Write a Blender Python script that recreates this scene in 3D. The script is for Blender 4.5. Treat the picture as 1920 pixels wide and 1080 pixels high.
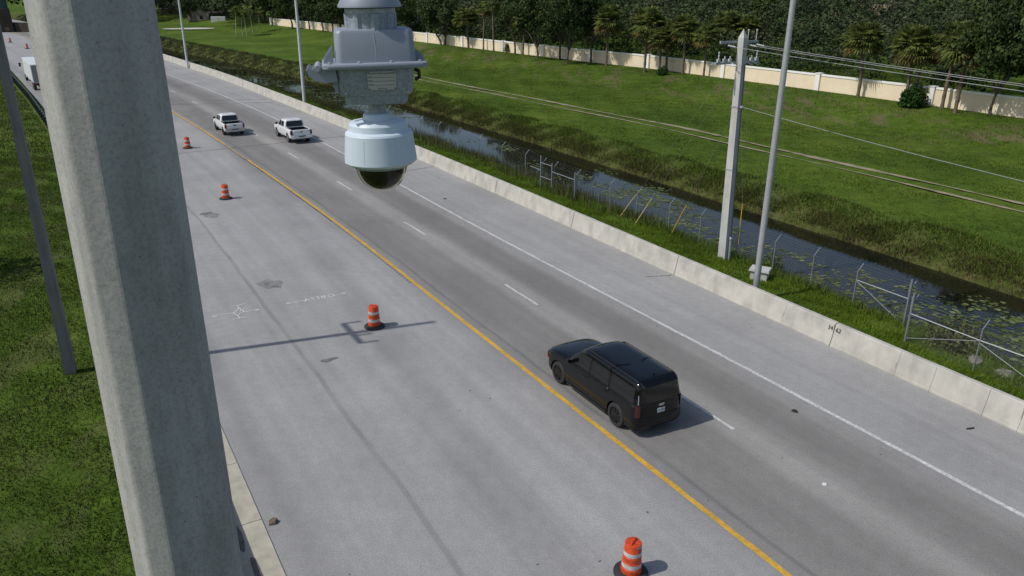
import bpy, bmesh, math, random
import numpy as np
from mathutils import Vector, Matrix
R = math.radians
random.seed(7)
rng = np.random.default_rng(7)
scn = bpy.context.scene
col = scn.collection
for o in list(bpy.data.objects):
    bpy.data.objects.remove(o)

# ------------------------------------------------------------------ camera
CAM_H = 13.434
pitch, roll = R(21.185), R(0.53)
rt = Vector((1, 0, 0)); fw = Vector((0, math.cos(pitch), -math.sin(pitch))); up = Vector((0, math.sin(pitch), math.cos(pitch)))
r2 = rt * math.cos(roll) + up * math.sin(roll)
u2 = -rt * math.sin(roll) + up * math.cos(roll)
cd = bpy.data.cameras.new('camera')
cam = bpy.data.objects.new('camera', cd)
col.objects.link(cam)
cam.matrix_world = Matrix(((r2.x, u2.x, -fw.x, 0), (r2.y, u2.y, -fw.y, 0), (r2.z, u2.z, -fw.z, CAM_H), (0, 0, 0, 1)))
cd.sensor_width = 36.0
cd.lens = 36.0 * 1460 / 1920
cd.clip_end = 6000
cd.clip_start = 0.05
scn.camera = cam

# ------------------------------------------------------------------ light
SUN_EL = R(49)
SUN_AZ = Vector((-0.935, -0.353, 0)).normalized()
w = bpy.data.worlds.new('World'); scn.world = w; w.use_nodes = True
wn = w.node_tree.nodes; wl = w.node_tree.links
sky = wn.new('ShaderNodeTexSky'); sky.sky_type = 'NISHITA'; sky.sun_disc = False
sky.sun_elevation = SUN_EL; sky.sun_rotation = math.atan2(SUN_AZ.x, SUN_AZ.y) % (2 * math.pi)
sky.air_density = 1.0; sky.dust_density = 1.6; sky.ozone_density = 1.0
wl.new(sky.outputs[0], wn['Background'].inputs[0]); wn['Background'].inputs[1].default_value = 0.085
sd = bpy.data.lights.new('sun', 'SUN'); sd.energy = 2.6; sd.angle = R(0.6); sd.color = (1, 0.955, 0.88)
sun = bpy.data.objects.new('sun', sd); col.objects.link(sun)
ldir = Vector((-SUN_AZ.x * math.cos(SUN_EL), -SUN_AZ.y * math.cos(SUN_EL), -math.sin(SUN_EL)))
sun.rotation_euler = ldir.to_track_quat('-Z', 'Y').to_euler(); sun.location = (-30, -20, 60)
scn.view_settings.view_transform = 'Standard'; scn.view_settings.look = 'None'
scn.view_settings.exposure = 0.2; scn.view_settings.gamma = 1.0

# ------------------------------------------------------------------ helpers
def tag(o, label=None, cat=None, group=None, kind=None):
    if label: o['label'] = label
    if cat: o['category'] = cat
    if group: o['group'] = group
    if kind: o['kind'] = kind
    return o

def empty(name, loc, rz=0, label=None, cat=None, group=None):
    o = bpy.data.objects.new(name, None); col.objects.link(o)
    o.location = loc; o.rotation_euler = (0, 0, rz); o.empty_display_size = 0.2
    return tag(o, label, cat, group)

def copy_tree(o, parent=None):
    c = o.copy(); col.objects.link(c); c.parent = parent
    for ch in list(o.children):
        copy_tree(ch, c)
    return c

def np_mesh(name, v, f, material, parent=None, smooth=False):
    """v (n,3), f (m,k) arrays -> one mesh object"""
    me = bpy.data.meshes.new(name)
    v = np.ascontiguousarray(v, dtype=np.float32); f = np.ascontiguousarray(f, dtype=np.int32)
    k = f.shape[1]
    me.vertices.add(len(v)); me.vertices.foreach_set('co', v.ravel())
    me.loops.add(f.size); me.loops.foreach_set('vertex_index', f.ravel())
    me.polygons.add(len(f)); me.polygons.foreach_set('loop_start', np.arange(0, f.size, k, dtype=np.int32))
    me.update(calc_edges=True)
    if smooth: me.shade_smooth()
    me.materials.append(material)
    o = bpy.data.objects.new(name, me); col.objects.link(o); o.parent = parent
    return o

class MB:
    def __init__(s): s.v = []; s.f = []
    def add(s, pts, faces):
        b = len(s.v); s.v += [tuple(p) for p in pts]; s.f += [tuple(i + b for i in fc) for fc in faces]; return s
    def box(s, c, d, rz=0, m=None):
        hx, hy, hz = d[0] / 2, d[1] / 2, d[2] / 2
        pts = [Vector((x, y, z)) for z in (-hz, hz) for x, y in ((-hx, -hy), (hx, -hy), (hx, hy), (-hx, hy))]
        M = Matrix.Translation(c) @ Matrix.Rotation(rz, 4, 'Z')
        if m is not None: M = Matrix.Translation(c) @ m
        return s.add([M @ p for p in pts], [(3, 2, 1, 0), (4, 5, 6, 7), (0, 1, 5, 4), (1, 2, 6, 5), (2, 3, 7, 6), (3, 0, 4, 7)])
    def hexa(s, bot, top):
        n = len(bot)
        return s.add(list(bot) + list(top), [tuple(range(n))[::-1], tuple(range(n, 2 * n))] + [(i, (i + 1) % n, n + (i + 1) % n, n + i) for i in range(n)])
    def rings(s, rings, cap0=True, cap1=True, closed=True):
        n = len(rings[0]); pts = [p for r_ in rings for p in r_]; fs = []
        for k in range(len(rings) - 1):
            for i in range(n if closed else n - 1):
                j = (i + 1) % n
                fs.append((k * n + i, k * n + j, (k + 1) * n + j, (k + 1) * n + i))
        if cap0: fs.append(tuple(range(n))[::-1])
        if cap1: fs.append(tuple(range((len(rings) - 1) * n, len(rings) * n)))
        return s.add(pts, fs)
    def tube(s, pts, rad, n=8, caps=True):
        pts = [Vector(p) for p in pts]
        if not isinstance(rad, (list, tuple)): rad = [rad] * len(pts)
        rr = []; prev = None
        for i, p in enumerate(pts):
            t = (pts[min(i + 1, len(pts) - 1)] - pts[max(i - 1, 0)]).normalized()
            a = t.orthogonal().normalized() if prev is None else (prev - t * prev.dot(t)).normalized()
            prev = a; b = t.cross(a)
            rr.append([p + (a * math.cos(2 * math.pi * k / n) + b * math.sin(2 * math.pi * k / n)) * rad[i] for k in range(n)])
        return s.rings(rr, caps, caps)
    def lathe(s, prof, n=24, c=(0, 0, 0), axis='Z', cap0=True, cap1=True, ph=0):
        rr = []
        for r_, z in prof:
            ring = []
            for k in range(n):
                a = 2 * math.pi * k / n + ph
                if axis == 'Z': p = (c[0] + r_ * math.cos(a), c[1] + r_ * math.sin(a), c[2] + z)
                elif axis == 'Y': p = (c[0] + r_ * math.sin(a), c[1] + z, c[2] + r_ * math.cos(a))
                ring.append(p)
            rr.append(ring)
        return s.rings(rr, cap0, cap1)
    def grid(s, P):
        n = len(P[0]); pts = [q for row in P for q in row]
        return s.add(pts, [(i * n + j, i * n + j + 1, (i + 1) * n + j + 1, (i + 1) * n + j) for i in range(len(P) - 1) for j in range(n - 1)])
    def build(s, name, material, parent=None, smooth=False, angle=35, fix=True):
        me = bpy.data.meshes.new(name); me.from_pydata(s.v, [], s.f)
        if fix:
            bm = bmesh.new(); bm.from_mesh(me); bmesh.ops.recalc_face_normals(bm, faces=bm.faces); bm.to_mesh(me); bm.free()
        me.materials.append(material)
        if smooth:
            me.shade_smooth(); me.set_sharp_from_angle(angle=R(angle))
        me.update()
        o = bpy.data.objects.new(name, me); col.objects.link(o); o.parent = parent
        return o

def inst(src, parent=None, loc=None, rz=None, scale=None, name=None):
    o = src.copy(); col.objects.link(o); o.parent = parent
    if name: o.name = name
    if loc is not None: o.location = loc
    if rz is not None: o.rotation_euler = (0, 0, rz)
    if scale is not None: o.scale = scale
    return o

def bevel(o, wd, seg=2, ang=40):
    m = o.modifiers.new('bevel', 'BEVEL'); m.width = wd; m.segments = seg; m.limit_method = 'ANGLE'; m.angle_limit = R(ang)
    return o

def apply_mods(o):
    dg = bpy.context.evaluated_depsgraph_get(); dg.update()
    me = bpy.data.meshes.new_from_object(o.evaluated_get(dg)); old = o.data
    o.modifiers.clear(); o.data = me; me.name = old.name
    return o

def text(name, body, size, material, parent, M, thick=0.0):
    cu = bpy.data.curves.new(name, 'FONT'); cu.body = body; cu.size = size; cu.align_x = 'CENTER'; cu.align_y = 'CENTER'; cu.extrude = thick
    t = bpy.data.objects.new(name, cu); col.objects.link(t)
    dg = bpy.context.evaluated_depsgraph_get(); dg.update()
    me = bpy.data.meshes.new_from_object(t.evaluated_get(dg)); bpy.data.objects.remove(t)
    me.materials.clear(); me.materials.append(material)
    o = bpy.data.objects.new(name, me); col.objects.link(o); o.parent = parent; o.matrix_local = M
    return o

# ------------------------------------------------------------------ materials
def new_mat(name):
    m = bpy.data.materials.new(name); m.use_nodes = True
    return m, m.node_tree.nodes, m.node_tree.links, m.node_tree.nodes['Principled BSDF']

def rgb(c): return (c[0], c[1], c[2], 1)

def noise_node(n, l, scale, detail=4, vec=None, rough=0.55):
    t = n.new('ShaderNodeTexNoise'); t.inputs['Scale'].default_value = scale; t.inputs['Detail'].default_value = detail
    t.inputs['Roughness'].default_value = rough
    if vec is not None: l.new(vec, t.inputs['Vector'])
    return t.outputs['Fac']

def ramp(n, l, fac, stops, interp='LINEAR'):
    r_ = n.new('ShaderNodeValToRGB'); l.new(fac, r_.inputs[0]); e = r_.color_ramp; e.interpolation = interp
    while len(e.elements) < len(stops): e.elements.new(0.5)
    for el, (p, c) in zip(e.elements, stops):
        el.position = p; el.color = rgb(c) if not isinstance(c, (int, float)) else (c, c, c, 1)
    return r_.outputs[0]

def mix(n, l, fac, a, b, mode='MIX'):
    m = n.new('ShaderNodeMix'); m.data_type = 'RGBA'; m.blend_type = mode
    for sock, val in ((m.inputs[0], fac), (m.inputs[6], a), (m.inputs[7], b)):
        if isinstance(val, (int, float)): sock.default_value = val if sock == m.inputs[0] else (val, val, val, 1)
        elif isinstance(val, tuple): sock.default_value = rgb(val)
        else: l.new(val, sock)
    return m.outputs[2]

def math_n(n, l, op, a, b=0.0, c=0.0, clamp=False):
    m = n.new('ShaderNodeMath'); m.operation = op; m.use_clamp = clamp
    for i, val in enumerate((a, b, c)):
        if isinstance(val, (int, float)): m.inputs[i].default_value = val
        else: l.new(val, m.inputs[i])
    return m.outputs[0]

def mat(name, base, rough=0.7, var=0.15, scale=6.0, fine=0.0, fscale=60.0, metal=0.0, bump=0.0, bscale=40.0, spec=0.5, coat=0.0, obj=True):
    m, n, l, p = new_mat(name)
    tc = n.new('ShaderNodeTexCoord'); vec = tc.outputs['Object']
    if not obj:
        g_ = n.new('ShaderNodeNewGeometry'); vec = g_.outputs['Position']
    a = tuple(max(0, c * (1 - var)) for c in base); b = tuple(min(1, c * (1 + var)) for c in base)
    c = ramp(n, l, noise_node(n, l, scale, 5, vec), [(0.3, a), (0.7, b)])
    if fine:
        c = mix(n, l, 1.0, c, ramp(n, l, noise_node(n, l, fscale, 2, vec), [(0.3, 1 - fine), (0.7, 1 + 0 * fine)]), 'MULTIPLY')
    l.new(c, p.inputs['Base Color'])
    p.inputs['Roughness'].default_value = rough; p.inputs['Metallic'].default_value = metal
    p.inputs['Specular IOR Level'].default_value = spec; p.inputs['Coat Weight'].default_value = coat
    if bump:
        bn = n.new('ShaderNodeBump'); bn.inputs['Strength'].default_value = bump; bn.inputs['Distance'].default_value = 0.02
        l.new(noise_node(n, l, bscale, 3, vec), bn.inputs['Height']); l.new(bn.outputs[0], p.inputs['Normal'])
    return m

def leaf_mat(name, dark, light, extra=None, rough=0.55, trans=0.25):
    m, n, l, p = new_mat(name)
    g_ = n.new('ShaderNodeNewGeometry')
    stops = [(0.0, dark), (0.75, light)] + ([(1.0, extra)] if extra else [])
    c = ramp(n, l, g_.outputs['Random Per Island'], stops)
    big = ramp(n, l, noise_node(n, l, 0.35, 3, g_.outputs['Position']), [(0.3, 0.65), (0.7, 1.15)])
    c = mix(n, l, 1.0, c, big, 'MULTIPLY')
    l.new(c, p.inputs['Base Color']); p.inputs['Roughness'].default_value = rough; p.inputs['Specular IOR Level'].default_value = 0.08
    t = n.new('ShaderNodeBsdfTranslucent'); l.new(c, t.inputs[0])
    ms = n.new('ShaderNodeMixShader'); ms.inputs[0].default_value = trans
    l.new(p.outputs[0], ms.inputs[1]); l.new(t.outputs[0], ms.inputs[2])
    l.new(ms.outputs[0], n['Material Output'].inputs[0])
    return m

def concrete_mat(name, base, streak=0.25, pits=True, aged=False, sx=5.0, sz_=0.5):
    """cast concrete: cloudy mottling, vertical water stains, small dark bug holes"""
    m, n, l, p = new_mat(name)
    g_ = n.new('ShaderNodeNewGeometry'); vec = g_.outputs['Position']
    c = ramp(n, l, noise_node(n, l, 1.3, 6, vec, 0.6), [(0.3, tuple(x * 0.84 for x in base)), (0.7, tuple(x * 1.1 for x in base))])
    mp = n.new('ShaderNodeMapping'); mp.inputs['Scale'].default_value = (sx, sx, sz_); l.new(vec, mp.inputs['Vector'])
    c = mix(n, l, streak, c, ramp(n, l, noise_node(n, l, 1.0, 5, mp.outputs[0]), [(0.35, tuple(x * 0.55 for x in base)), (0.6, tuple(x * 1.12 for x in base))]))
    c = mix(n, l, 1.0, c, ramp(n, l, noise_node(n, l, 60, 3, vec, 0.7), [(0.28, 0.74 if aged else 0.86), (0.55, 1.0)]), 'MULTIPLY')
    if aged:
        c = mix(n, l, 1.0, c, ramp(n, l, noise_node(n, l, 7.0, 8, vec, 0.72), [(0.30, 0.86), (0.5, 1.0), (0.68, 1.06)]), 'MULTIPLY')
        mp2 = n.new('ShaderNodeMapping'); mp2.inputs['Scale'].default_value = (14, 14, 3.0); l.new(vec, mp2.inputs['Vector'])
        blot = ramp(n, l, noise_node(n, l, 1.0, 7, mp2.outputs[0], 0.7), [(0.56, 0.0), (0.66, 1.0)])
        c = mix(n, l, math_n(n, l, 'MULTIPLY', blot, 0.22), c, tuple(x * 0.42 for x in base))
        v2 = n.new('ShaderNodeTexVoronoi'); v2.inputs['Scale'].default_value = 26.0; l.new(vec, v2.inputs['Vector'])
        p2 = ramp(n, l, v2.outputs['Distance'], [(0.0, 1.0), (0.10, 0.0)])
        g2 = ramp(n, l, noise_node(n, l, 5.0, 3, vec), [(0.52, 0.0), (0.58, 1.0)])
        c = mix(n, l, math_n(n, l, 'MULTIPLY', p2, g2), c, (0.06, 0.06, 0.058))
    if pits:
        vo = n.new('ShaderNodeTexVoronoi'); vo.inputs['Scale'].default_value = 9.0; l.new(vec, vo.inputs['Vector'])
        pit = ramp(n, l, vo.outputs['Distance'], [(0.0, 1.0), (0.055, 0.0)])
        gate = ramp(n, l, noise_node(n, l, 2.5, 2, vec), [(0.50, 0.0), (0.56, 1.0)])
        c = mix(n, l, math_n(n, l, 'MULTIPLY', pit, gate), c, (0.05, 0.05, 0.048))
    l.new(c, p.inputs['Base Color']); p.inputs['Roughness'].default_value = 0.85; p.inputs['Specular IOR Level'].default_value = 0.3
    bn = n.new('ShaderNodeBump'); bn.inputs['Strength'].default_value = 0.25; bn.inputs['Distance'].default_value = 0.01
    l.new(noise_node(n, l, 30, 4, vec), bn.inputs['Height']); l.new(bn.outputs[0], p.inputs['Normal'])
    return m

M = {}
M['pole_concrete'] = concrete_mat('pole_concrete', (0.40, 0.40, 0.385), 0.5, True, True)
M['post_concrete'] = concrete_mat('post_concrete', (0.20, 0.20, 0.195), 0.4, False)
M['barrier_concrete'] = concrete_mat('barrier_concrete', (0.48, 0.465, 0.42), 0.42, False, False, 1.5, 0.9)
M['white_concrete'] = concrete_mat('white_concrete', (0.5, 0.5, 0.48), 0.2, False)
M['apron'] = mat('apron', (0.44, 0.415, 0.34), 0.9, 0.15, 2.5, 0.12, 50, bump=0.2, obj=False)
M['galv'] = mat('galvanised', (0.36, 0.39, 0.43), 0.5, 0.22, 60, metal=0.25, spec=0.4)
M['cast'] = mat('cast_grey', (0.27, 0.305, 0.365), 0.5, 0.06, 9, 0.06, 220, metal=0.1, bump=0.03, bscale=260)
M['cast_mottled'] = mat('cast_mottled', (0.31, 0.35, 0.40), 0.5, 0.24, 110, 0.1, 200, metal=0.2)
M['housing'] = mat('housing_white', (0.58, 0.67, 0.76), 0.45, 0.04, 8)
M['plate'] = mat('name_plate', (0.50, 0.49, 0.47), 0.45, 0.08, 40, metal=0.3)
M['ink'] = mat('ink', (0.03, 0.03, 0.035), 0.7)
M['black'] = mat('black_plastic', (0.018, 0.018, 0.019), 0.5)
M['rubber'] = mat('rubber', (0.022, 0.022, 0.023), 0.8, 0.3, 20)
M['paint_black'] = mat('paint_black', (0.003, 0.0034, 0.0045), 0.1, 0.05, 3, spec=0.38, coat=0.15)
M['paint_white'] = mat('paint_white', (0.72, 0.73, 0.74), 0.28, 0.03, 3, coat=0.6)
M['glass_dark'] = mat('glass_dark', (0.003, 0.0035, 0.004), 0.03, 0.0, 3, spec=0.75)
M['chrome'] = mat('chrome', (0.55, 0.56, 0.58), 0.2, 0.05, 9, metal=0.9)
M['wheel_dark'] = mat('wheel_dark', (0.045, 0.046, 0.05), 0.35, 0.1, 9, metal=0.7)
M['wheel_silver'] = mat('wheel_silver', (0.40, 0.41, 0.43), 0.35, 0.1, 9, metal=0.7)
M['tail_red'] = mat('tail_red', (0.25, 0.012, 0.012), 0.2, 0.1, 9)
M['tail_dark'] = mat('tail_dark', (0.05, 0.01, 0.012), 0.2, 0.1, 9)
M['plate_white'] = mat('plate_white', (0.55, 0.57, 0.57), 0.5, 0.08, 60)
M['orange'] = mat('orange_plastic', (0.66, 0.075, 0.014), 0.5, 0.22, 5, 0.3, 14)
M['band'] = mat('reflective_white', (0.54, 0.54, 0.53), 0.4, 0.2, 10, 0.25, 25)
M['blue_mark'] = mat('blue_mark', (0.13, 0.19, 0.33), 0.6)
M['steel'] = mat('brushed_steel', (0.50, 0.51, 0.53), 0.4, 0.08, 5, metal=0.55)
M['pole_paint'] = mat('pole_paint', (0.60, 0.61, 0.62), 0.45, 0.06, 4, metal=0.2)
M['wire'] = mat('wire', (0.42, 0.42, 0.42), 0.5, 0.1, 9, metal=0.3)
M['fence'] = mat('fence_steel', (0.26, 0.28, 0.30), 0.5, 0.12, 12, metal=0.35)
M['fence_rail'] = mat('fence_rail', (0.42, 0.44, 0.46), 0.45, 0.08, 12, metal=0.3)
M['yellow'] = mat('yellow_plastic', (0.55, 0.36, 0.03), 0.6, 0.15, 8)
M['faded_yellow'] = mat('faded_yellow', (0.50, 0.42, 0.20), 0.7, 0.15, 8)
M['insulator'] = mat('insulator', (0.42, 0.44, 0.46), 0.35, 0.1, 30)
M['cream'] = mat('cream_stucco', (0.80, 0.68, 0.50), 0.9, 0.07, 0.6, 0.06, 8, obj=False)
M['cream_white'] = mat('white_stucco', (0.82, 0.81, 0.78), 0.9, 0.05, 0.8, obj=False)
M['bark'] = mat('bark', (0.12, 0.10, 0.08), 0.95, 0.35, 3, 0.3, 14)
M['palm_bark'] = mat('palm_bark', (0.17, 0.13, 0.095), 0.95, 0.4, 3.5, 0.35, 12)
M['pale_bark'] = mat('pale_bark', (0.36, 0.33, 0.28), 0.95, 0.2, 3)
M['oak_leaf'] = leaf_mat('oak_leaf', (0.018, 0.032, 0.012), (0.056, 0.088, 0.028), (0.10, 0.125, 0.042), trans=0.15)
M['green_leaf'] = leaf_mat('green_leaf', (0.016, 0.034, 0.009), (0.055, 0.095, 0.024), (0.09, 0.13, 0.03), trans=0.2)
M['far_leaf'] = leaf_mat('far_leaf', (0.026, 0.035, 0.020), (0.062, 0.076, 0.040), (0.095, 0.102, 0.055), trans=0.15)
M['palm_leaf'] = leaf_mat('palm_leaf', (0.07, 0.10, 0.028), (0.22, 0.27, 0.08), (0.34, 0.34, 0.11), trans=0.4)
M['dry_frond'] = leaf_mat('dry_frond', (0.10, 0.075, 0.035), (0.20, 0.15, 0.06))
M['bush_leaf'] = leaf_mat('bush_leaf', (0.010, 0.028, 0.008), (0.035, 0.085, 0.018), (0.06, 0.12, 0.03))
M['grass_blade'] = leaf_mat('grass_blade', (0.075, 0.125, 0.012), (0.21, 0.32, 0.034), (0.31, 0.37, 0.07), trans=0.45)
M['grass_left'] = leaf_mat('grass_left', (0.022, 0.044, 0.008), (0.062, 0.100, 0.015), (0.11, 0.13, 0.036), trans=0.3)
M['lawn_blade'] = leaf_mat('lawn_blade', (0.052, 0.096, 0.012), (0.110, 0.168, 0.022), (0.16, 0.20, 0.040), trans=0.3)
M['reed'] = leaf_mat('reed', (0.045, 0.052, 0.018), (0.11, 0.125, 0.045), (0.19, 0.16, 0.08), trans=0.2)
M['bank_grass'] = leaf_mat('bank_grass', (0.048, 0.086, 0.014), (0.12, 0.175, 0.030), (0.17, 0.15, 0.055), trans=0.2)
M['bank_brown'] = leaf_mat('bank_brown', (0.045, 0.036, 0.018), (0.10, 0.075, 0.036), (0.15, 0.115, 0.06), trans=0.15)
M['pad'] = leaf_mat('lily_pad', (0.05, 0.075, 0.022), (0.13, 0.16, 0.06), (0.20, 0.22, 0.11), trans=0.05)
M['rock'] = mat('rock', (0.22, 0.205, 0.18), 0.95, 0.3, 4, 0.25, 20, bump=0.4)
M['dark_brown'] = mat('dark_brown_steel', (0.045, 0.034, 0.028), 0.8, 0.2, 0.6)
M['green_steel'] = mat('green_steel', (0.022, 0.062, 0.05), 0.6, 0.15, 0.5)
M['guard'] = mat('guardrail_steel', (0.055, 0.06, 0.065), 0.55, 0.25, 4, metal=0.3)
M['roof_tile'] = mat('roof_tile', (0.40, 0.27, 0.20), 0.9, 0.2, 1.5)
M['roof_grey'] = mat('roof_grey', (0.13, 0.12, 0.115), 0.9, 0.2, 1.5)
M['house_wall'] = mat('house_wall', (0.24, 0.21, 0.18), 0.9, 0.08, 1)
M['line_white'] = mat('line_white', (0.62, 0.63, 0.62), 0.7, 0.18, 1.2, 0.45, 9, obj=False)
M['line_yellow'] = mat('line_yellow', (0.62, 0.37, 0.045), 0.7, 0.16, 1.1, 0.28, 8, obj=False)
M['spray'] = mat('spray_white', (0.64, 0.64, 0.62), 0.8, 0.15, 3, 0.15, 12, obj=False)
M['tar'] = mat('tar', (0.095, 0.095, 0.1), 0.8, 0.2, 3, obj=False)
M['stain'] = mat('stain', (0.145, 0.14, 0.135), 0.85, 0.25, 3, obj=False)
M['stain_pale'] = mat('stain_pale', (0.205, 0.205, 0.205), 0.85, 0.2, 3, obj=False)
M['wet'] = mat('wet_stain', (0.12, 0.11, 0.095), 0.6, 0.3, 5, obj=False)
M['sand'] = mat('sand', (0.48, 0.46, 0.40), 0.95, 0.15, 0.3, obj=False)
M['track'] = mat('track_dirt', (0.31, 0.265, 0.175), 0.95, 0.3, 0.8, 0.3, 5, obj=False)
M['street'] = mat('street_asphalt', (0.34, 0.34, 0.34), 0.95, 0.1, 0.3, obj=False)
M['trailer'] = mat('trailer_white', (0.62, 0.66, 0.68), 0.5, 0.05, 0.5)
M['trailer_rear'] = mat('trailer_rear', (0.30, 0.28, 0.28), 0.5, 0.2, 1)

# water
m, n, l, p = new_mat('water'); M['water'] = m
g_ = n.new('ShaderNodeNewGeometry')
l.new(ramp(n, l, noise_node(n, l, 0.15, 3, g_.outputs['Position']), [(0.35, (0.008, 0.009, 0.007)), (0.7, (0.020, 0.018, 0.009))]), p.inputs['Base Color'])
p.inputs['Roughness'].default_value = 0.025; p.inputs['IOR'].default_value = 1.4
bn = n.new('ShaderNodeBump'); bn.inputs['Strength'].default_value = 0.05; bn.inputs['Distance'].default_value = 0.03
l.new(noise_node(n, l, 2.2, 3, g_.outputs['Position']), bn.inputs['Height']); l.new(bn.outputs[0], p.inputs['Normal'])

# clear dome
m, n, l, p = new_mat('clear_dome'); M['dome'] = m
p.inputs['Base Color'].default_value = (0.80, 0.78, 0.70, 1); p.inputs['Roughness'].default_value = 0.03
p.inputs['Transmission Weight'].default_value = 1.0; p.inputs['IOR'].default_value = 1.25

# ground: mown grass, bare patches, coarse bank
m, n, l, p = new_mat('ground_grass'); M['ground'] = m
g_ = n.new('ShaderNodeNewGeometry'); vec = g_.outputs['Position']
c = ramp(n, l, noise_node(n, l, 0.09, 6, vec, 0.6), [(0.30, (0.050, 0.092, 0.011)), (0.50, (0.076, 0.128, 0.015)), (0.70, (0.118, 0.168, 0.024))])
c = mix(n, l, 0.75, c, ramp(n, l, noise_node(n, l, 1.1, 6, vec, 0.7), [(0.28, 0.45), (0.72, 1.35)]), 'MULTIPLY')
c = mix(n, l, 0.6, c, ramp(n, l, noise_node(n, l, 9.0, 4, vec, 0.7), [(0.28, 0.35), (0.7, 1.4)]), 'MULTIPLY')
at = n.new('ShaderNodeAttribute'); at.attribute_name = 'bare'
mp = n.new('ShaderNodeMapping'); mp.inputs['Rotation'].default_value = (0, 0, R(-30)); mp.inputs['Scale'].default_value = (1.0, 0.45, 1); l.new(vec, mp.inputs['Vector'])
nb = noise_node(n, l, 0.42, 6, mp.outputs[0], 0.68)
bm_ = math_n(n, l, 'MULTIPLY', at.outputs['Fac'], ramp(n, l, nb, [(0.50, 0.0), (0.60, 1.0)]))
c = mix(n, l, math_n(n, l, 'MULTIPLY', bm_, 0.75), c, ramp(n, l, noise_node(n, l, 2.5, 5, vec, 0.7), [(0.3, (0.10, 0.085, 0.045)), (0.7, (0.20, 0.155, 0.095))]))
at2 = n.new('ShaderNodeAttribute'); at2.attribute_name = 'coarse'
c = mix(n, l, at2.outputs['Fac'], c, ramp(n, l, noise_node(n, l, 1.6, 5, vec, 0.7), [(0.3, (0.034, 0.044, 0.012)), (0.5, (0.070, 0.088, 0.022)), (0.7, (0.12, 0.105, 0.048))]))
l.new(c, p.inputs['Base Color']); p.inputs['Roughness'].default_value = 0.95; p.inputs['Specular IOR Level'].default_value = 0.1
bn = n.new('ShaderNodeBump'); bn.inputs['Strength'].default_value = 0.9; bn.inputs['Distance'].default_value = 0.12
l.new(noise_node(n, l, 5.0, 5, vec, 0.7), bn.inputs['Height']); l.new(bn.outputs[0], p.inputs['Normal'])

# road asphalt: u runs along the road, v across it (0 at the yellow line)
m, n, l, p = new_mat('asphalt'); M['asphalt'] = m
uv = n.new('ShaderNodeUVMap'); sp = n.new('ShaderNodeSeparateXYZ'); l.new(uv.outputs[0], sp.inputs[0])
U, V = sp.outputs[0], sp.outputs[1]
g_ = n.new('ShaderNodeNewGeometry'); vec = g_.outputs['Position']
wob = math_n(n, l, 'MULTIPLY', math_n(n, l, 'SUBTRACT', noise_node(n, l, 0.12, 3, vec), 0.5), 0.5)
Vw = math_n(n, l, 'ADD', V, wob)
mr = n.new('ShaderNodeMapRange'); mr.inputs[1].default_value = -13; mr.inputs[2].default_value = 13; l.new(Vw, mr.inputs[0])
def P_(v): return (v + 13) / 26
blu = lambda k: (k * 1.05, k * 1.045, k * 1.045)
brn = lambda k: (k * 1.12, k * 1.09, k * 1.05)
c = ramp(n, l, mr.outputs[0], [(P_(-10.2), blu(0.265)), (P_(-9.4), blu(0.30)), (P_(-1.0), blu(0.305)), (P_(0.15), blu(0.225)), (P_(0.5), brn(0.195)), (P_(1.6), brn(0.182)),
    (P_(2.9), brn(0.192)), (P_(3.35), brn(0.25)), (P_(3.95), brn(0.262)), (P_(4.6), brn(0.185)), (P_(5.3), brn(0.165)), (P_(6.2), brn(0.178)), (P_(6.65), brn(0.235)), (P_(7.2), blu(0.25)), (P_(7.5), blu(0.292)), (P_(11.5), blu(0.30))])
cmb = n.new('ShaderNodeCombineXYZ'); l.new(math_n(n, l, 'MULTIPLY', U, 0.035), cmb.inputs[0]); l.new(math_n(n, l, 'MULTIPLY', V, 1.3), cmb.inputs[1])
c = mix(n, l, 0.8, c, ramp(n, l, noise_node(n, l, 1.0, 5, cmb.outputs[0], 0.6), [(0.3, 0.87), (0.7, 1.10)]), 'MULTIPLY')
c = mix(n, l, 0.8, c, ramp(n, l, noise_node(n, l, 0.16, 6, vec, 0.65), [(0.3, 0.82), (0.7, 1.10)]), 'MULTIPLY')
c = mix(n, l, 1.0, c, ramp(n, l, noise_node(n, l, 22, 3, vec, 0.8), [(0.26, 0.70), (0.5, 1.0), (0.74, 1.34)]), 'MULTIPLY')
c = mix(n, l, 0.7, c, ramp(n, l, noise_node(n, l, 2.6, 5, vec, 0.75), [(0.3, 0.88), (0.7, 1.1)]), 'MULTIPLY')
# worn turning path that drifts across the closed lane, and the sawn joint beside it
def band(center, half, soft, k, cc):
    d = math_n(n, l, 'ABSOLUTE', math_n(n, l, 'SUBTRACT', Vw, center))
    mm = n.new('ShaderNodeMapRange'); mm.interpolation_type = 'SMOOTHSTEP'; mm.inputs[1].default_value = half + soft; mm.inputs[2].default_value = half
    mm.inputs[3].default_value = 0; mm.inputs[4].default_value = k; l.new(d, mm.inputs[0])
    pat = ramp(n, l, noise_node(n, l, 0.35, 5, vec, 0.65), [(0.32, 0.35), (0.6, 1.0)])
    return mix(n, l, math_n(n, l, 'MULTIPLY', mm.outputs[0], pat), cc, (0.105, 0.106, 0.108))
cen = math_n(n, l, 'ADD', math_n(n, l, 'MULTIPLY', math_n(n, l, 'SUBTRACT', U, 14), 0.088), -4.8)
c = band(cen, 0.3, 0.8, 0.26, c)
c = band(-6.95, 0.04, 0.09, 0.42, c)
c = band(0.52, 0.03, 0.08, 0.55, c)
c = band(-9.95, 0.1, 0.5, 0.25, c)
l.new(c, p.inputs['Base Color']); p.inputs['Roughness'].default_value = 0.85; p.inputs['Specular IOR Level'].default_value = 0.35
bn = n.new('ShaderNodeBump'); bn.inputs['Strength'].default_value = 0.35; bn.inputs['Distance'].default_value = 0.01
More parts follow.
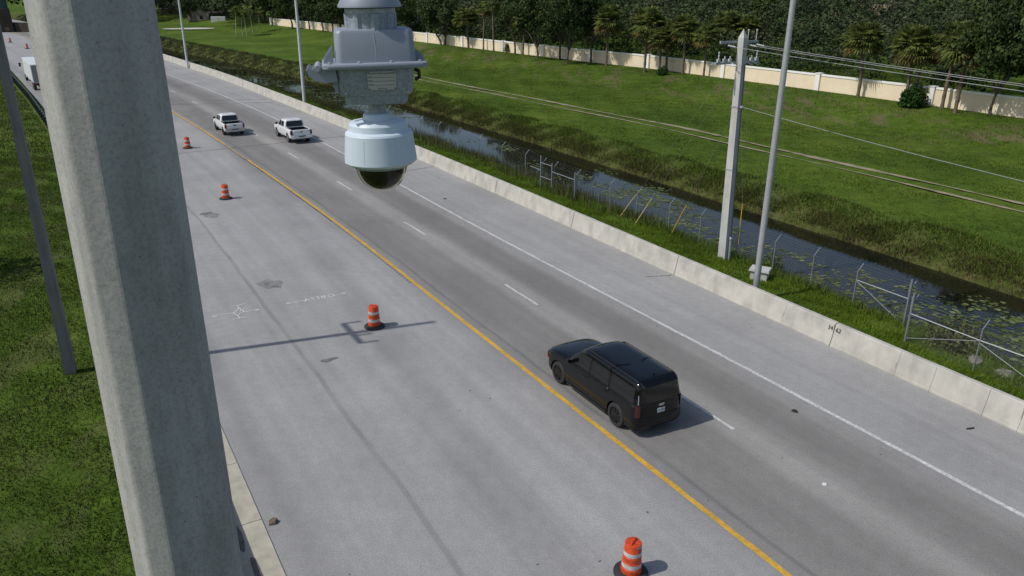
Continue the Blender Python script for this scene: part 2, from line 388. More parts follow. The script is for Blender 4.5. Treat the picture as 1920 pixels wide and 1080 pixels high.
l.new(noise_node(n, l, 45, 2, vec), bn.inputs['Height']); l.new(bn.outputs[0], p.inputs['Normal'])

# ------------------------------------------------------------------ the lie of the land: s runs along the road, q across it
AX = np.array([-0.5, 0.8660254]); NX = np.array([0.8660254, 0.5])
def smooth_table(tab):
    xs = np.array([t[0] for t in tab], float); ys = np.array([t[1] for t in tab], float)
    g = np.arange(-80, 901, 2.0); y = np.interp(g, xs, ys)
    sl = (ys[-1] - ys[-2]) / (xs[-1] - xs[-2]); y = np.where(g > xs[-1], ys[-1] + sl * (g - xs[-1]), y)
    k = np.hanning(15); k /= k.sum(); yp = np.pad(y, 7, mode='reflect', reflect_type='odd'); y = np.convolve(yp, k, 'valid')
    return lambda s: np.interp(s, g, y)
BAR = smooth_table([(0, 25.35), (40, 25.35), (57, 25.25), (77, 24.55), (91, 23.95), (125, 22.3), (164, 18.9), (220, 12.5), (280, 4.5), (350, -6), (500, -36)])
WHT = smooth_table([(0, 21.15), (20, 20.95), (35, 20.6), (45, 20.5), (60, 20.5), (78, 20.35), (94, 19.7), (113, 18.3), (137, 15.9), (164, 13.6), (220, 7.0), (280, -1), (350, -11.5), (500, -41.5)])
DSH = smooth_table([(0, 17.4), (31, 17.3), (43, 17.12), (55, 16.85), (67, 16.45), (79, 15.9), (104, 14.4), (116.5, 13.55), (137, 12.0), (164, 9.9), (220, 3.3), (280, -4.7), (350, -15.2), (500, -45.2)])
YEL = smooth_table([(0, 13.6), (45, 13.5), (60, 12.98), (72, 12.5), (83, 12.0), (95, 11.1), (116, 9.8), (137, 8.2), (164, 6.2), (220, -0.4), (280, -8.4), (350, -18.9), (500, -48.9)])
EDG = smooth_table([(-80, 2.86), (0, 2.86), (25, 2.84), (60, 2.2), (75, 1.2), (90, -0.3), (112, -1.9), (156, -5.7), (200, -10.5), (240, -16.5), (280, -24), (350, -37), (500, -68)])
W_N = smooth_table([(-80, 5.5), (10, 6.0), (20, 7.4), (30, 8.0), (80, 7.8), (110, 5.4), (125, 4.4), (200, 3.2), (300, 3.0)])
W_F = smooth_table([(-80, 17), (50, 16.6), (105, 16.9), (125, 15.6), (200, 12.6), (300, 11.5)])
WAL = lambda s: BAR(s) + np.interp(s, [0, 95, 110, 130, 250], [55.3, 55.2, 53.2, 52.3, 51.5])
TRK = lambda s: BAR(s) + np.interp(s, [0, 60, 110, 250, 400], [27.6, 27.8, 25.6, 24.0, 24.0])
WATER_Z = -1.5
def W(s, q, z=0.0):
    s = np.asarray(s, float); q = np.asarray(q, float)
    return np.stack([s * AX[0] + q * NX[0], s * AX[1] + q * NX[1], np.broadcast_to(z, s.shape) * 1.0], -1)
def w3(s, q, z=0.0):
    return Vector((s * AX[0] + q * NX[0], s * AX[1] + q * NX[1], z))
def terrain(s, q):
    s = np.asarray(s, float); q = np.asarray(q, float)
    r_ = q - BAR(s); wn_, wf_ = W_N(s), W_F(s); wl_ = WAL(s) - BAR(s)
    z = np.full(s.shape, -0.03)
    fx = [-500, 0.5, 4.2, 5.0]
    out = np.empty(s.shape)
    t = r_
    z = np.where(t < 4.4, -0.03, z)
    # near bank
    t0 = np.minimum(4.4, wn_ - 2.0); a = np.clip((t - t0) / (wn_ - t0 + 1e-6), 0, 1); z = np.where(t >= t0, -0.03 - (1.47) * a ** 1.3, z)
    b = np.clip((t - wn_) / 1.5, 0, 1); z = np.where(t >= wn_, -1.5 - 0.7 * b, z)
    cc = np.clip((t - (wf_ - 1.5)) / 1.5, 0, 1); z = np.where(t >= wf_ - 1.5, -2.2 + 0.7 * cc, z)
    d = np.clip((t - wf_) / 2.6, 0, 1); z = np.where(t >= wf_, -1.5 + 1.6 * d ** 0.75, z)
    e = np.clip((t - wf_ - 2.6) / 12.0, 0, 1); z = np.where(t >= wf_ + 2.6, 0.1 + 0.3 * e, z)
    g2 = np.clip((t - (wl_ - 14)) / 13.0, 0, 1); g2 = g2 * g2 * (3 - 2 * g2); z = np.where(t >= wl_ - 14, np.maximum(z, 0.4) + 1.6 * g2, z)
    return z
def tz(s, q): return float(terrain(np.array([s]), np.array([q]))[0])

# ------------------------------------------------------------------ ground sheet
ss = np.concatenate([[-1500, -800, -400, -200, -100], np.arange(-60, 120, 1.5), np.arange(120, 330, 3.0), [345, 360, 390, 430, 500, 620, 800, 1200, 2000, 3500]])
rr_ = np.concatenate([[-3500, -1500, -700, -300, -150, -80, -50, -35, -27, -20, -10, -0.5, 0.3, 1.2, 2.4, 3.6], np.arange(4.2, 20.5, 0.6), np.arange(21, 60, 1.5), [62, 66, 72, 80, 95, 120, 160, 220, 300, 420, 600, 1000, 2000, 3500]])
SS, RR = np.meshgrid(ss, rr_, indexing='ij')
QQ = BAR(np.clip(SS, -60, 620)) + RR
ZZ = terrain(np.clip(SS, -60, 620), QQ)
off_road = (RR > 0.6)
ZZ = ZZ + off_road * (np.sin(SS * 0.31 + QQ * 0.5) * 0.03 + np.sin(SS * 0.9 - QQ * 1.3) * 0.02) * (np.abs(RR) < 50)
gv = W(SS, QQ, ZZ).reshape(-1, 3)
ni, nj = SS.shape
I, J = np.meshgrid(np.arange(ni - 1), np.arange(nj - 1), indexing='ij')
gf = np.stack([I * nj + J, (I + 1) * nj + J, (I + 1) * nj + J + 1, I * nj + J + 1], -1).reshape(-1, 4)
ground = np_mesh('ground', gv, gf, M['ground'], None, True); tag(ground, kind='structure')
wrel = (WAL(np.clip(SS, -60, 620)) - QQ)
bare = np.exp(-((wrel - 7.5) / 4.5) ** 2) * np.clip((210 - SS) / 50, 0, 1) * 1.0
bare = np.maximum(bare, np.where(RR < -20, 0.4, 0))
wfr = RR - W_F(np.clip(SS, -60, 620))
coarse = np.clip((wfr + 2) / 1.5, 0, 1) * np.clip((3.0 - wfr) / 1.6, 0, 1)
wnr = RR - W_N(np.clip(SS, -60, 620))
coarse = np.maximum(coarse, np.clip((wnr + 3.5) / 2.0, 0, 1) * np.clip((-wfr - 2) / 2, 0, 1) * 0.9)
for nm, arr in (('bare', bare), ('coarse', coarse)):
    a = ground.data.attributes.new(nm, 'FLOAT', 'POINT'); a.data.foreach_set('value', arr.reshape(-1).astype(np.float32))

# ------------------------------------------------------------------ road and its markings
def strip(name, s0, s1, q0, q1, z, material, parent=None, step=2.0, uv=None):
    s_ = np.arange(s0, s1 + 1e-6, step) if s1 - s0 > step else np.array([s0, s1])
    a = W(s_, q0(s_), z); b = W(s_, q1(s_), z); k = len(s_)
    f = np.array([(i, i + 1, k + i + 1, k + i) for i in range(k - 1)])
    return np_mesh(name, np.concatenate([a, b]), f[:, ::-1], material, parent)
rs = np.concatenate([np.arange(-60, 120, 2.0), np.arange(120, 620, 5.0)])
vs = [-10.75, -9.3, -7.2, -6.7, -4.5, -2, 0, 1.2, 2.4, 3.66, 4.8, 6, 7.3, 8.8, 10.4, 11.85]
def lat(s, v):
    pts = np.array([EDG(s), YEL(s), DSH(s), WHT(s), BAR(s) + 0.06]); return np.interp(v, [-10.75, 0, 3.66, 7.3, 11.85], pts)
rv = np.array([[*(s * AX + lat(s, v) * NX), 0.0] for s in rs for v in vs]); k = len(vs)
rf = np.array([(i * k + j, i * k + j + 1, (i + 1) * k + j + 1, (i + 1) * k + j) for i in range(len(rs) - 1) for j in range(k - 1)])
road = np_mesh('road', rv, rf[:, ::1], M['asphalt']); tag(road, kind='structure')
uvl = road.data.uv_layers.new(name='UVMap')
uvs = np.array([(s, v) for s in rs for v in vs], dtype=np.float32)[rf.ravel()]
uvl.data.foreach_set('uv', uvs.ravel())
# wobbly-edged painted lines (thin sheets above the asphalt)
def line(name, f, s0, s1, wd, z, material, jit=0.008, step=0.6):
    s_ = np.arange(s0, s1, step); c_ = f(s_); j1 = rng.normal(0, jit, len(s_)); j2 = rng.normal(0, jit, len(s_))
    a = W(s_, c_ - wd / 2 + j1, z); b = W(s_, c_ + wd / 2 + j2, z); k = len(s_)
    f_ = np.array([(i, k + i, k + i + 1, i + 1) for i in range(k - 1)])
    return np_mesh(name, np.concatenate([a, b]), f_, material, road)
line('yellow_edge_line', YEL, -10, 66, 0.18, 0.005, M['line_yellow'])
line('yellow_edge_line', lambda s: YEL(s) - 0.02, 73.0, 480, 0.17, 0.005, M['line_yellow'])
line('yellow_edge_line', YEL, 66, 73.2, 0.07, 0.005, M['line_yellow'])
line('white_edge_line', WHT, -10, 480, 0.16, 0.005, M['line_white'])
line('dark_seam', lambda s: YEL(s) - 0.17, 45, 110, 0.05, 0.004, M['tar'], 0.01)  # thin dark line just left of the yellow edge line
dash0 = np.array([(0, DSH(0) * 0, 0)])
s_d = 15.5
for i in range(-1, 26):
    s0 = s_d + i * 12.14
    line('lane_dash', DSH, s0 - 0.02, s0 + 3.0, 0.13, 0.005, M['line_white'], 0.006)
# black and yellow rumble grooves beside the edge line
mb = MB()
for s0 in np.arange(33, 66, 0.32):
    q0 = float(YEL(s0)) - 0.13
    pts = [w3(s0, q0 - 0.09, 0.004), w3(s0 + 0.14, q0 - 0.09, 0.004), w3(s0 + 0.14, q0 + 0.05, 0.004), w3(s0, q0 + 0.05, 0.004)]
    mb.add(pts, [(0, 1, 2, 3)])
tag(mb.build('rumble_groove', M['tar'], road, fix=False), kind='stuff')
# thin dark strips across the road, a transverse joint among them
def cross_line(pts, wd=0.05, z=0.0075, name='cross_strip', material='tar'):
    P = []
    for k_ in range(len(pts) - 1):
        for t in np.linspace(0, 1, 14)[:(14 if k_ == len(pts) - 2 else 13)]:
            P.append((pts[k_][0] * (1 - t) + pts[k_ + 1][0] * t + random.gauss(0, 0.03), pts[k_][1] * (1 - t) + pts[k_ + 1][1] * t))
    mb = MB(); mb.grid([[w3(a, b, z) for a, b in P], [w3(a + wd * random.uniform(0.7, 1.2), b, z) for a, b in P]])
    return mb.build(name, M[material], road, fix=False)
cross_line([(70.6, 0.5), (70.75, 8.2), (71.5, 16.6), (72.3, 23.9)], 0.12)
cross_line([(105.0, -1.0), (106.0, 11), (100.7, 22.6)], 0.22); cross_line([(101.0, -0.5), (101.6, 11), (98.0, 23)], 0.22)  # two thin dark strips bending across the full road width
cross_line([(28.1, 24.0), (27.7, 25.3)], 0.06); cross_line([(55.6, 22.6), (56.2, 25.2)], 0.08)
def blob(name, s, q, rs_, rq, material, z=0.009, n_=22, parent=None, rough_=0.35, rot=0.0):
    ph = random.random() * 9
    pts = []
    for i in range(n_):
        a = 2 * math.pi * i / n_; k_ = 1 + rough_ * (0.5 * math.sin(2 * a + ph) + 0.35 * math.sin(5 * a + ph * 2) + 0.3 * random.uniform(-1, 1))
        x, y = math.cos(a) * rs_ * k_, math.sin(a) * rq * k_
        pts.append(w3(s + x * math.cos(rot) - y * math.sin(rot), q + x * math.sin(rot) + y * math.cos(rot), z))
    mb = MB(); mb.add(pts, [tuple(range(n_))])
    return mb.build(name, M[material], parent or road, fix=False)
blob('oil_stain', 49.9, 7.1, 0.75, 0.45, 'stain_pale'); blob('oil_stain', 50.3, 6.9, 0.35, 0.3, 'stain', 0.0105)
blob('oil_stain', 36.1, 7.25, 0.22, 0.16, 'stain'); blob('oil_stain', 35.6, 7.5, 0.16, 0.2, 'stain'); blob('oil_stain', 36.0, 7.4, 0.7, 0.5, 'stain_pale', 0.0075)
blob('oil_stain', 26.73, 7.25, 0.13, 0.26, 'stain'); blob('oil_stain', 26.78, 7.55, 0.08, 0.2, 'stain')
blob('tyre_scuff', 58.5, 6.1, 0.12, 0.35, 'stain'); blob('tyre_scuff', 60.5, 5.2, 0.1, 0.3, 'stain')
for i in range(46):
    blob('tar_spot', random.uniform(12, 60), random.uniform(3.5, 24.5), random.uniform(0.015, 0.04), random.uniform(0.015, 0.04), 'tar', 0.0085, 7)
# spray-painted utility marks
def stroke(pts, wd=0.045, z=0.011):
    mb = MB()
    for (a, b), (c_, d) in zip(pts[:-1], pts[1:]):
        A_, B_ = w3(a, b, z), w3(c_, d, z); t = (B_ - A_).normalized(); nn = Vector((-t.y, t.x, 0)) * wd / 2
        mb.add([A_ - nn - t * wd * 0.3, B_ - nn + t * wd * 0.3, B_ + nn + t * wd * 0.3, A_ + nn - t * wd * 0.3], [(0, 1, 2, 3)]); z += 0.0004
    return mb.build('utility_mark', M['spray'], road, fix=False)
stroke([(33.25, 4.25), (33.22, 4.75), (33.2, 5.12)]); stroke([(33.3, 4.45), (33.22, 4.25), (33.05, 4.4)], 0.04, 0.013)
stroke([(33.1, 5.5), (33.08, 5.85), (33.06, 6.15)]); stroke([(33.2, 6.0), (33.06, 6.18), (32.95, 6.0)], 0.04, 0.013)
stroke([(33.95, 5.15), (34.05, 5.8)]); stroke([(32.5, 4.95), (32.45, 5.55)])
stroke([(34.0, 5.47), (33.62, 5.42), (33.15, 5.12), (32.85, 5.22), (32.47, 5.24)], 0.04, 0.0135); stroke([(33.62, 5.45), (33.1, 5.55), (32.8, 5.25)], 0.04, 0.016)
stroke([(33.5, 5.37), (33.12, 5.22), (33.0, 5.35), (33.4, 5.5)], 0.025, 0.018)
stroke([(33.17, 7.45), (33.15, 8.25)]); stroke([(33.3, 7.65), (33.17, 7.42), (33.02, 7.6)], 0.04, 0.013)
stroke([(33.08, 9.6), (33.14, 10.15)]); stroke([(33.28, 9.98), (33.14, 10.18), (33.0, 10.0)], 0.04, 0.013)
ex = Vector((NX[0], NX[1], 0)); ey = Vector((AX[0], AX[1], 0)); pos = w3(33.15, 8.93, 0.0115)
text('utility_lettering', 'ATTIFO', 0.42, M['spray'], road, Matrix(((ex.x, ey.x * 1.2, 0, pos.x), (ex.y, ey.y * 1.2, 0, pos.y), (0, 0, 1, pos.z), (0, 0, 0, 1))))

# ------------------------------------------------------------------ concrete apron and parapet on the left edge
ap = empty('concrete_apron', w3(20, 2.3, 0)); tag(ap, kind='structure'); api = ap.matrix_world
def child_at(o, parent):
    o.parent = parent; o.matrix_parent_inverse = Matrix.Translation(parent.location).inverted() if parent.rotation_euler.z == 0 else parent.matrix_basis.inverted(); return o
s0 = 3.0
while s0 < 60:
    s1 = s0 + 3.05; g1 = 0.02
    mb = MB(); e0, e1 = float(EDG(s0)), float(EDG(s1))
    bot = [w3(s0 + g1, e0 - 1.1, -0.1), w3(s1, e1 - 1.1, -0.1), w3(s1, e1, -0.1), w3(s0 + g1, e0, -0.1)]
    top = [Vector((q_.x, q_.y, 0.03 + random.uniform(0, 0.006))) for q_ in bot]
    mb.hexa(bot, top); child_at(mb.build('slab', M['apron']), ap); s0 = s1
child_at(blob('wet_stain', 17.9, 2.12, 0.75, 0.13, 'wet', 0.04, rough_=0.2), ap); child_at(blob('wet_stain', 16.2, 2.28, 0.65, 0.10, 'wet', 0.04, rough_=0.2), ap)
para = empty('parapet_wall', w3(25, 1.58, 0), 0, 'low plain concrete parapet between the grass verge and the apron, behind the big pole', 'parapet')
s0 = 4.0
while s0 < 44:
    s1 = s0 + 4.0; mb = MB()
    e = lambda s_: float(EDG(s_)) - 1.45
    bot = [w3(s0 + 0.02, e(s0), -0.1), w3(s1, e(s1), -0.1), w3(s1, e(s1) + 0.33, -0.1), w3(s0 + 0.02, e(s0) + 0.33, -0.1)]
    top = [w3(s0 + 0.02, e(s0) + 0.05, 0.8), w3(s1, e(s1) + 0.05, 0.8), w3(s1, e(s1) + 0.28, 0.8), w3(s0 + 0.02, e(s0) + 0.28, 0.8)]
    mb.hexa(bot, top); child_at(mb.build('panel', M['barrier_concrete']), para); s0 = s1

# ------------------------------------------------------------------ right concrete barrier, one mesh for each cast panel
bar = empty('concrete_barrier', w3(27, 25.5, 0), 0, 'long pale concrete traffic barrier along the right shoulder of the road', 'barrier')
joints = [4.0, 6.2, 8.6, 10.86, 12.03, 13.95, 15.35, 18.27, 20.77, 27.7, 34.92, 36.93, 40.5, 46.39, 49.39, 56.27, 62, 68.5, 72.3, 80, 86, 92, 100, 106]
while joints[-1] < 330: joints.append(joints[-1] + (6.1 if len(joints) % 3 else 9.0))
openj = {18.27, 27.7, 56.27, 36.93, 46.39}
prof = [(0.0, -0.08), (0.0, 0.06), (0.02, 0.09), (0.10, 0.42), (0.195, 0.93), (0.215, 0.955), (0.40, 0.955), (0.42, 0.93), (0.45, -0.08)]
for a, b in zip(joints[:-1], joints[1:]):
    ga = 0.018 if a in openj else 0.005; gb = 0.018 if b in openj else 0.005
    s_ = np.linspace(a + ga, b - gb, 4); ringz = []
    dz = random.uniform(-0.006, 0.006); dq = random.uniform(-0.008, 0.008)
    for s1 in s_:
        ringz.append([w3(s1, float(BAR(s1)) + pq + dq, pz + (dz if pz > 0.3 else 0)) for pq, pz in prof])
    child_at(MB().rings(ringz).build('panel', M['barrier_concrete']), bar)
M['runoff'] = mat('runoff', (0.40, 0.37, 0.31), 0.9, 0.2, 4, obj=False)
M['runoff_dark'] = mat('runoff_dark', (0.26, 0.245, 0.215), 0.9, 0.25, 5, obj=False)
def face_pt(s, z): # a hair in front of the sloping road face
    q_ = np.interp(z, [0.09, 0.42, 0.93], [0.02, 0.10, 0.195]); return w3(s, float(BAR(s)) + float(q_) - 0.012, z)
for a in joints[1:30]:
    for k_ in range(random.randint(0, 2)):
        s1 = a + random.choice((0.02, 0.05)); z1 = random.choice((0.92, 0.9, 0.5)); hh = random.uniform(0.15, 0.5) * z1; wd = random.uniform(0.012, 0.04)
        L_ = [face_pt(s1 - wd * (1 - 0.85 * i / 6) * random.uniform(0.7, 1.1), z1 - hh * i / 6) for i in range(7)]; R_ = [face_pt(s1 + wd * (1 - 0.85 * i / 6) * random.uniform(0.7, 1.1), z1 - hh * i / 6) for i in range(7)]
        child_at(MB().grid([L_, R_]).build('runoff_stain', M['runoff_dark'] if wd < 0.09 and random.random() < 0.5 else M['runoff'], fix=False), bar)
def on_barrier(body, s, zc, size):
    ex = -Vector((AX[0], AX[1], 0)); nrm = Vector((-NX[0], -NX[1], 0.19)).normalized(); ey = nrm.cross(ex)
    if ey.z < 0: ey = -ey
    pc = w3(s, float(BAR(s)) + 0.10 + (zc - 0.42) * 0.19 , zc) + nrm * 0.03
    o = text('stencil_number', body, size, M['ink'], bar, Matrix.Translation(bar.location).inverted() @ Matrix(((ex.x, ey.x, nrm.x, pc.x), (ex.y, ey.y, nrm.y, pc.y), (ex.z, ey.z, nrm.z, pc.z), (0, 0, 0, 1))))
on_barrier('34', 18.27 + 0.18, 0.72, 0.25); on_barrier('62', 18.27 - 0.20, 0.72, 0.25)

# ------------------------------------------------------------------ water
s_ = np.concatenate([[-400, -100], np.arange(-60, 330, 4.0), [360, 420, 620]])
a = W(s_, BAR(np.clip(s_, -60, 620)) + W_N(s_) - 1.2, WATER_Z); b = W(s_, BAR(np.clip(s_, -60, 620)) + W_F(s_) + 1.0, WATER_Z); k = len(s_)
water = np_mesh('water', np.concatenate([a, b]), np.array([(i, k + i, k + i + 1, i + 1) for i in range(k - 1)]), M['water']); tag(water, kind='structure')
# lily pads
pv, pf = [], []
clus = []
for (sc, t0, n_) in [(44, 0.55, 16), (41, 0.4, 14), (47, 0.6, 9), (24, 0.35, 6), (20, 0.4, 9), (17.5, 0.55, 16), (15.5, 0.42, 14), (14, 0.7, 10), (12, 0.6, 10), (26, 0.2, 7), (29, 0.2, 8), (33, 0.15, 7), (37, 0.25, 7), (66, 0.5, 5),
                     (100, 0.5, 20), (108, 0.4, 20), (116, 0.5, 18), (124, 0.5, 18), (132, 0.5, 16), (92, 0.5, 12), (140, 0.5, 10), (160, 0.5, 10), (180, 0.5, 10), (56, 0.15, 6)]:
    for i in range(n_):
        clus.append((sc + random.gauss(0, 2.6), t0 + random.gauss(0, 0.16)))
for sc, t0 in clus:
    nr, fr = float(W_N(sc)), float(W_F(sc)); 
    for i in range(random.randint(10, 30)):
        s1 = sc + random.gauss(0, 0.62); t1 = min(0.95, max(0.08, t0 + random.gauss(0, 0.045))); q1 = float(BAR(s1)) + nr + (fr - nr) * t1
        rad = random.uniform(0.05, 0.16); ph = random.random() * 6.28; b0 = len(pv); cpt = w3(s1, q1, WATER_Z + random.uniform(0.006, 0.02))
        ti, tj = random.gauss(0, 0.05), random.gauss(0, 0.05)
        pv.append(tuple(cpt))
        for j in range(8):
            aa = ph + (2 * math.pi - 0.5) * j / 7; dx, dy = math.cos(aa) * rad, math.sin(aa) * rad
            pv.append((cpt.x + dx, cpt.y + dy, cpt.z + max(0, dx * ti + dy * tj)))
        pf += [(b0, b0 + j, b0 + j + 1) for j in range(1, 8)]
o = np_mesh('lily_pads', np.array(pv), np.array(pf), M['pad']); tag(o, 'drifts of pale green lily pads floating on the dark canal', 'lily pads', kind='stuff')

# ------------------------------------------------------------------ grass and reeds (uncountable)
def blades(name, s, q, h, wd, material, label, cat, lean=0.35, parent=None, zoff=0.0):
    n_ = len(s); z = terrain(s, q) + zoff; base = W(s, q, z)
    a = rng.uniform(0, 2 * np.pi, n_); d = np.stack([np.cos(a), np.sin(a), np.zeros(n_)], -1)
    a2 = rng.uniform(0, 2 * np.pi, n_); ln = np.abs(rng.normal(0, lean, n_)) * h
    tip = base + np.stack([np.cos(a2) * ln, np.sin(a2) * ln, h], -1)
    wv = d * (wd if np.ndim(wd) == 0 else wd[:, None]) / 2
    v = np.stack([base - wv, base + wv, tip], 1).reshape(-1, 3)
    o = np_mesh(name, v, np.arange(n_ * 3).reshape(-1, 3), material); tag(o, label, cat, kind='stuff')
    return o
def clump(n_, s0, s1, q0, q1, amt=0.6):
    """random points whose density follows lumps"""
    s = rng.uniform(s0, s1, n_); t = rng.uniform(0, 1, n_); q = q0(s) + (q1(s) - q0(s)) * t
    k_ = 0.5 + 0.25 * (np.sin(s * 1.7 + q * 2.1) + np.sin(s * 0.6 - q * 1.3 + 1)) + rng.normal(0, 0.2, n_)
    keep = k_ > amt * rng.uniform(0, 1, n_); return s[keep], q[keep]
s, q = clump(150000, 6, 62, lambda s: BAR(s) + 0.5, lambda s: BAR(s) + 5.2, 0.5)
lump = 0.6 + 0.4 * np.sin(s * 2.3 + np.sin(q * 3.1) * 2) * np.sin(q * 1.9 - s * 0.7)
blades('verge_grass', s, q, rng.uniform(0.10, 0.26, len(s)) * lump + 0.04, 0.035, M['grass_blade'], 'bright green tufted grass between the concrete barrier and the canal fence', 'grass', 0.6)
s, q = clump(60000, 62, 210, lambda s: BAR(s) + 0.5, lambda s: BAR(s) + np.minimum(4.8, W_N(s) - 0.2), 0.5)
blades('far_verge_grass', s, q, rng.uniform(0.08, 0.28, len(s)), 0.06, M['bank_grass'], 'rough grass strip behind the far end of the concrete barrier', 'grass', 0.5)
s, q = clump(130000, 12, 75, lambda s: EDG(s) - 9.5, lambda s: EDG(s) - 1.35, 0.4)
blades('left_grass', s, q, rng.uniform(0.05, 0.13, len(s)), 0.03, M['grass_left'], 'mown green grass of the verge left of the big concrete pole', 'grass', 0.8)
s, q = clump(30000, 75, 160, lambda s: EDG(s) - 10, lambda s: EDG(s) - 1.2, 0.4)
blades('left_grass', s, q, rng.uniform(0.08, 0.25, len(s)), 0.06, M['grass_left'], 'rough grass behind the dark guardrail at the far left', 'grass', 0.6)
# reeds on the near bank
s, q = clump(26000, 36, 120, lambda s: BAR(s) + 3.4, lambda s: BAR(s) + W_N(s) + 0.3, 0.75)
blades('reeds', s, q, rng.uniform(0.35, 1.15, len(s)) * (0.75 + 0.3 * np.sin(s * 0.9)), 0.045, M['reed'], 'tall brownish reeds on the near canal bank', 'reeds', 0.16)
s, q = clump(14000, 8, 40, lambda s: BAR(s) + 4.3, lambda s: BAR(s) + W_N(s) + 0.25, 0.9)
blades('bank_weeds', s, q, rng.uniform(0.2, 0.62, len(s)), 0.05, M['bank_grass'], 'low green weeds along the canal fence by the utility pole', 'weeds', 0.35)
s, q = clump(12000, 120, 260, lambda s: BAR(s) + 1.2, lambda s: BAR(s) + W_N(s) + 0.1, 0.7)
blades('reeds', s, q, rng.uniform(0.15, 0.45, len(s)), 0.08, M['reed'], 'distant brownish reeds along the near canal bank', 'reeds', 0.2)
# coarse growth on the far bank
s, q = clump(110000, 5, 130, lambda s: BAR(s) + W_F(s) + 0.3, lambda s: BAR(s) + W_F(s) + 2.7 + 0.3 * np.sin(s * 0.8), 0.85)
blades('bank_growth', s, q, rng.uniform(0.10, 0.34, len(s)), 0.06, M['bank_grass'], 'coarse unmown growth on the upper slope of the far canal bank', 'weeds', 0.7)
s, q = clump(30000, 5, 130, lambda s: BAR(s) + W_F(s) - 0.3, lambda s: BAR(s) + W_F(s) + 1.3, 0.85)
blades('bank_growth', s, q, rng.uniform(0.15, 0.45, len(s)), 0.05, M['bank_brown'], 'dry brown grass at the waterline of the far canal bank', 'weeds', 0.5)
s, q = clump(36000, 130, 300, lambda s: BAR(s) + W_F(s) - 0.2, lambda s: BAR(s) + W_F(s) + 4.0, 0.8)
blades('bank_growth', s, q, rng.uniform(0.15, 0.45, len(s)), 0.12, M['reed'], 'distant brownish growth on the far canal bank', 'weeds', 0.5)
# lawn beyond the canal
s, q = clump(230000, 5, 150, lambda s: BAR(s) + W_F(s) + 2.4, lambda s: WAL(s) - 0.3, 0.6)
keep = np.abs(q - TRK(s)) > 1.6
s, q = s[keep], q[keep]
blades('lawn_grass', s, q, rng.uniform(0.04, 0.12, len(s)), 0.08, M['lawn_blade'], 'short green grass of the sloping lawn between canal and cream wall', 'grass', 0.9)

# wheel ruts of the track
for dq in (-0.85, 0.85):  # two ruts
    s_ = np.arange(-30, 150, 0.7); k = len(s_)
    c_ = TRK(s_) + dq + 0.12 * np.sin(s_ * 0.23 + dq) ; wd = (0.42 if dq < 0 else 0.72) * (0.65 + 0.35 * np.sin(s_ * 0.31 + 2 * dq) + rng.normal(0, 0.18, k)); wd = np.clip(wd, 0.05, 1.1)
    za = terrain(s_, c_) + 0.07
    o = np_mesh('dirt_track', np.concatenate([W(s_, c_ - wd / 2, za), W(s_, c_ + wd / 2, za)]), np.array([(i, k + i, k + i + 1, i + 1) for i in range(k - 1)]), M['track']); tag(o, kind='structure')
mb = MB(); mb.add([w3(264.4 + 9.5 * math.cos(t) * (1 + 0.12 * math.sin(3 * t)) * 0.5, 38.8 + 7.5 * math.sin(t), 0.62) for t in np.linspace(0, 2 * math.pi, 24, endpoint=False)], [tuple(range(24))])
tag(mb.build('sand_patch', M['sand'], fix=False), kind='structure')
o = strip('street', 20, 230, lambda s: WAL(s) + 7, lambda s: WAL(s) + 13, 2.06, M['street']); tag(o, kind='structure')


# ------------------------------------------------------------------ cream boundary wall
wall = empty('boundary_wall', w3(100, 79, 2), 0, 'long cream stucco wall with white coping and pilasters at the top of the lawn', 'wall')
pil = [23, 37, 50.92, 65.38, 80.72, 95.75, 107.8, 120, 132.2, 146.3, 160.5, 175, 190, 205, 220, 235, 250]
def wall_pt(s, d=0.0, z=0.0): return w3(s, float(WAL(s)) + d, z)
for a, b in zip(pil[:-1], pil[1:]):
    bot = [wall_pt(a + 0.3, -0.1, 1.6), wall_pt(b - 0.3, -0.1, 1.6), wall_pt(b - 0.3, 0.1, 1.6), wall_pt(a + 0.3, 0.1, 1.6)]
    mb = MB(); mb.hexa(bot, [Vector((p_.x, p_.y, 3.72)) for p_ in bot]); child_at(mb.build('wall_panel', M['cream']), wall)
    bot = [wall_pt(a + 0.3, -0.17, 3.722), wall_pt(b - 0.3, -0.17, 3.722), wall_pt(b - 0.3, 0.17, 3.722), wall_pt(a + 0.3, 0.17, 3.722)]
    mb = MB(); mb.hexa(bot, [Vector((p_.x, p_.y, 3.93)) for p_ in bot]); child_at(mb.build('coping', M['cream_white']), wall)
for a in pil:
    c_ = wall_pt(a, 0, 0); mb = MB(); mb.box((c_.x, c_.y, 2.75), (0.62, 0.62, 2.4), R(30)); mb.box((c_.x, c_.y, 4.0), (0.74, 0.74, 0.1), R(30)); child_at(mb.build('pilaster', M['cream_white']), wall)

# ------------------------------------------------------------------ chain-link fence along the canal
fz = lambda s, q: tz(s, q) - 0.05
fence = empty('chain_link_fence', w3(30, 30.4, -0.1), 0, 'galvanised chain link fence with barbed wire arms along the near canal edge', 'fence')
line_a = [(s_, 30.35) for s_ in (92, 88.2, 84.4, 80.6, 76.8, 73, 69.2, 65.4, 61.6, 57.8, 54, 50.4)]
line_a = [(s_, float(BAR(s_)) + 4.9) for s_, _ in line_a]
line_a += [(46.7, 29.4), (45.3, 29.5), (42.5, 29.5), (39.4, 30.0), (37.0, 30.3), (34.0, 30.35), (31.4, 30.4), (28.4, 30.3), (26.0, 30.45), (23.5, 30.35), (21.4, 30.85), (18.4, 30.3)]
line_b = [(18.4, 30.3), (17.1, 28.5)]
line_c = [(17.1, 28.5), (14.2, 28.45), (11.2, 28.6), (8.0, 28.7), (5, 28.8)]
FH = 1.75
mbm = MB(); mbw = MB()
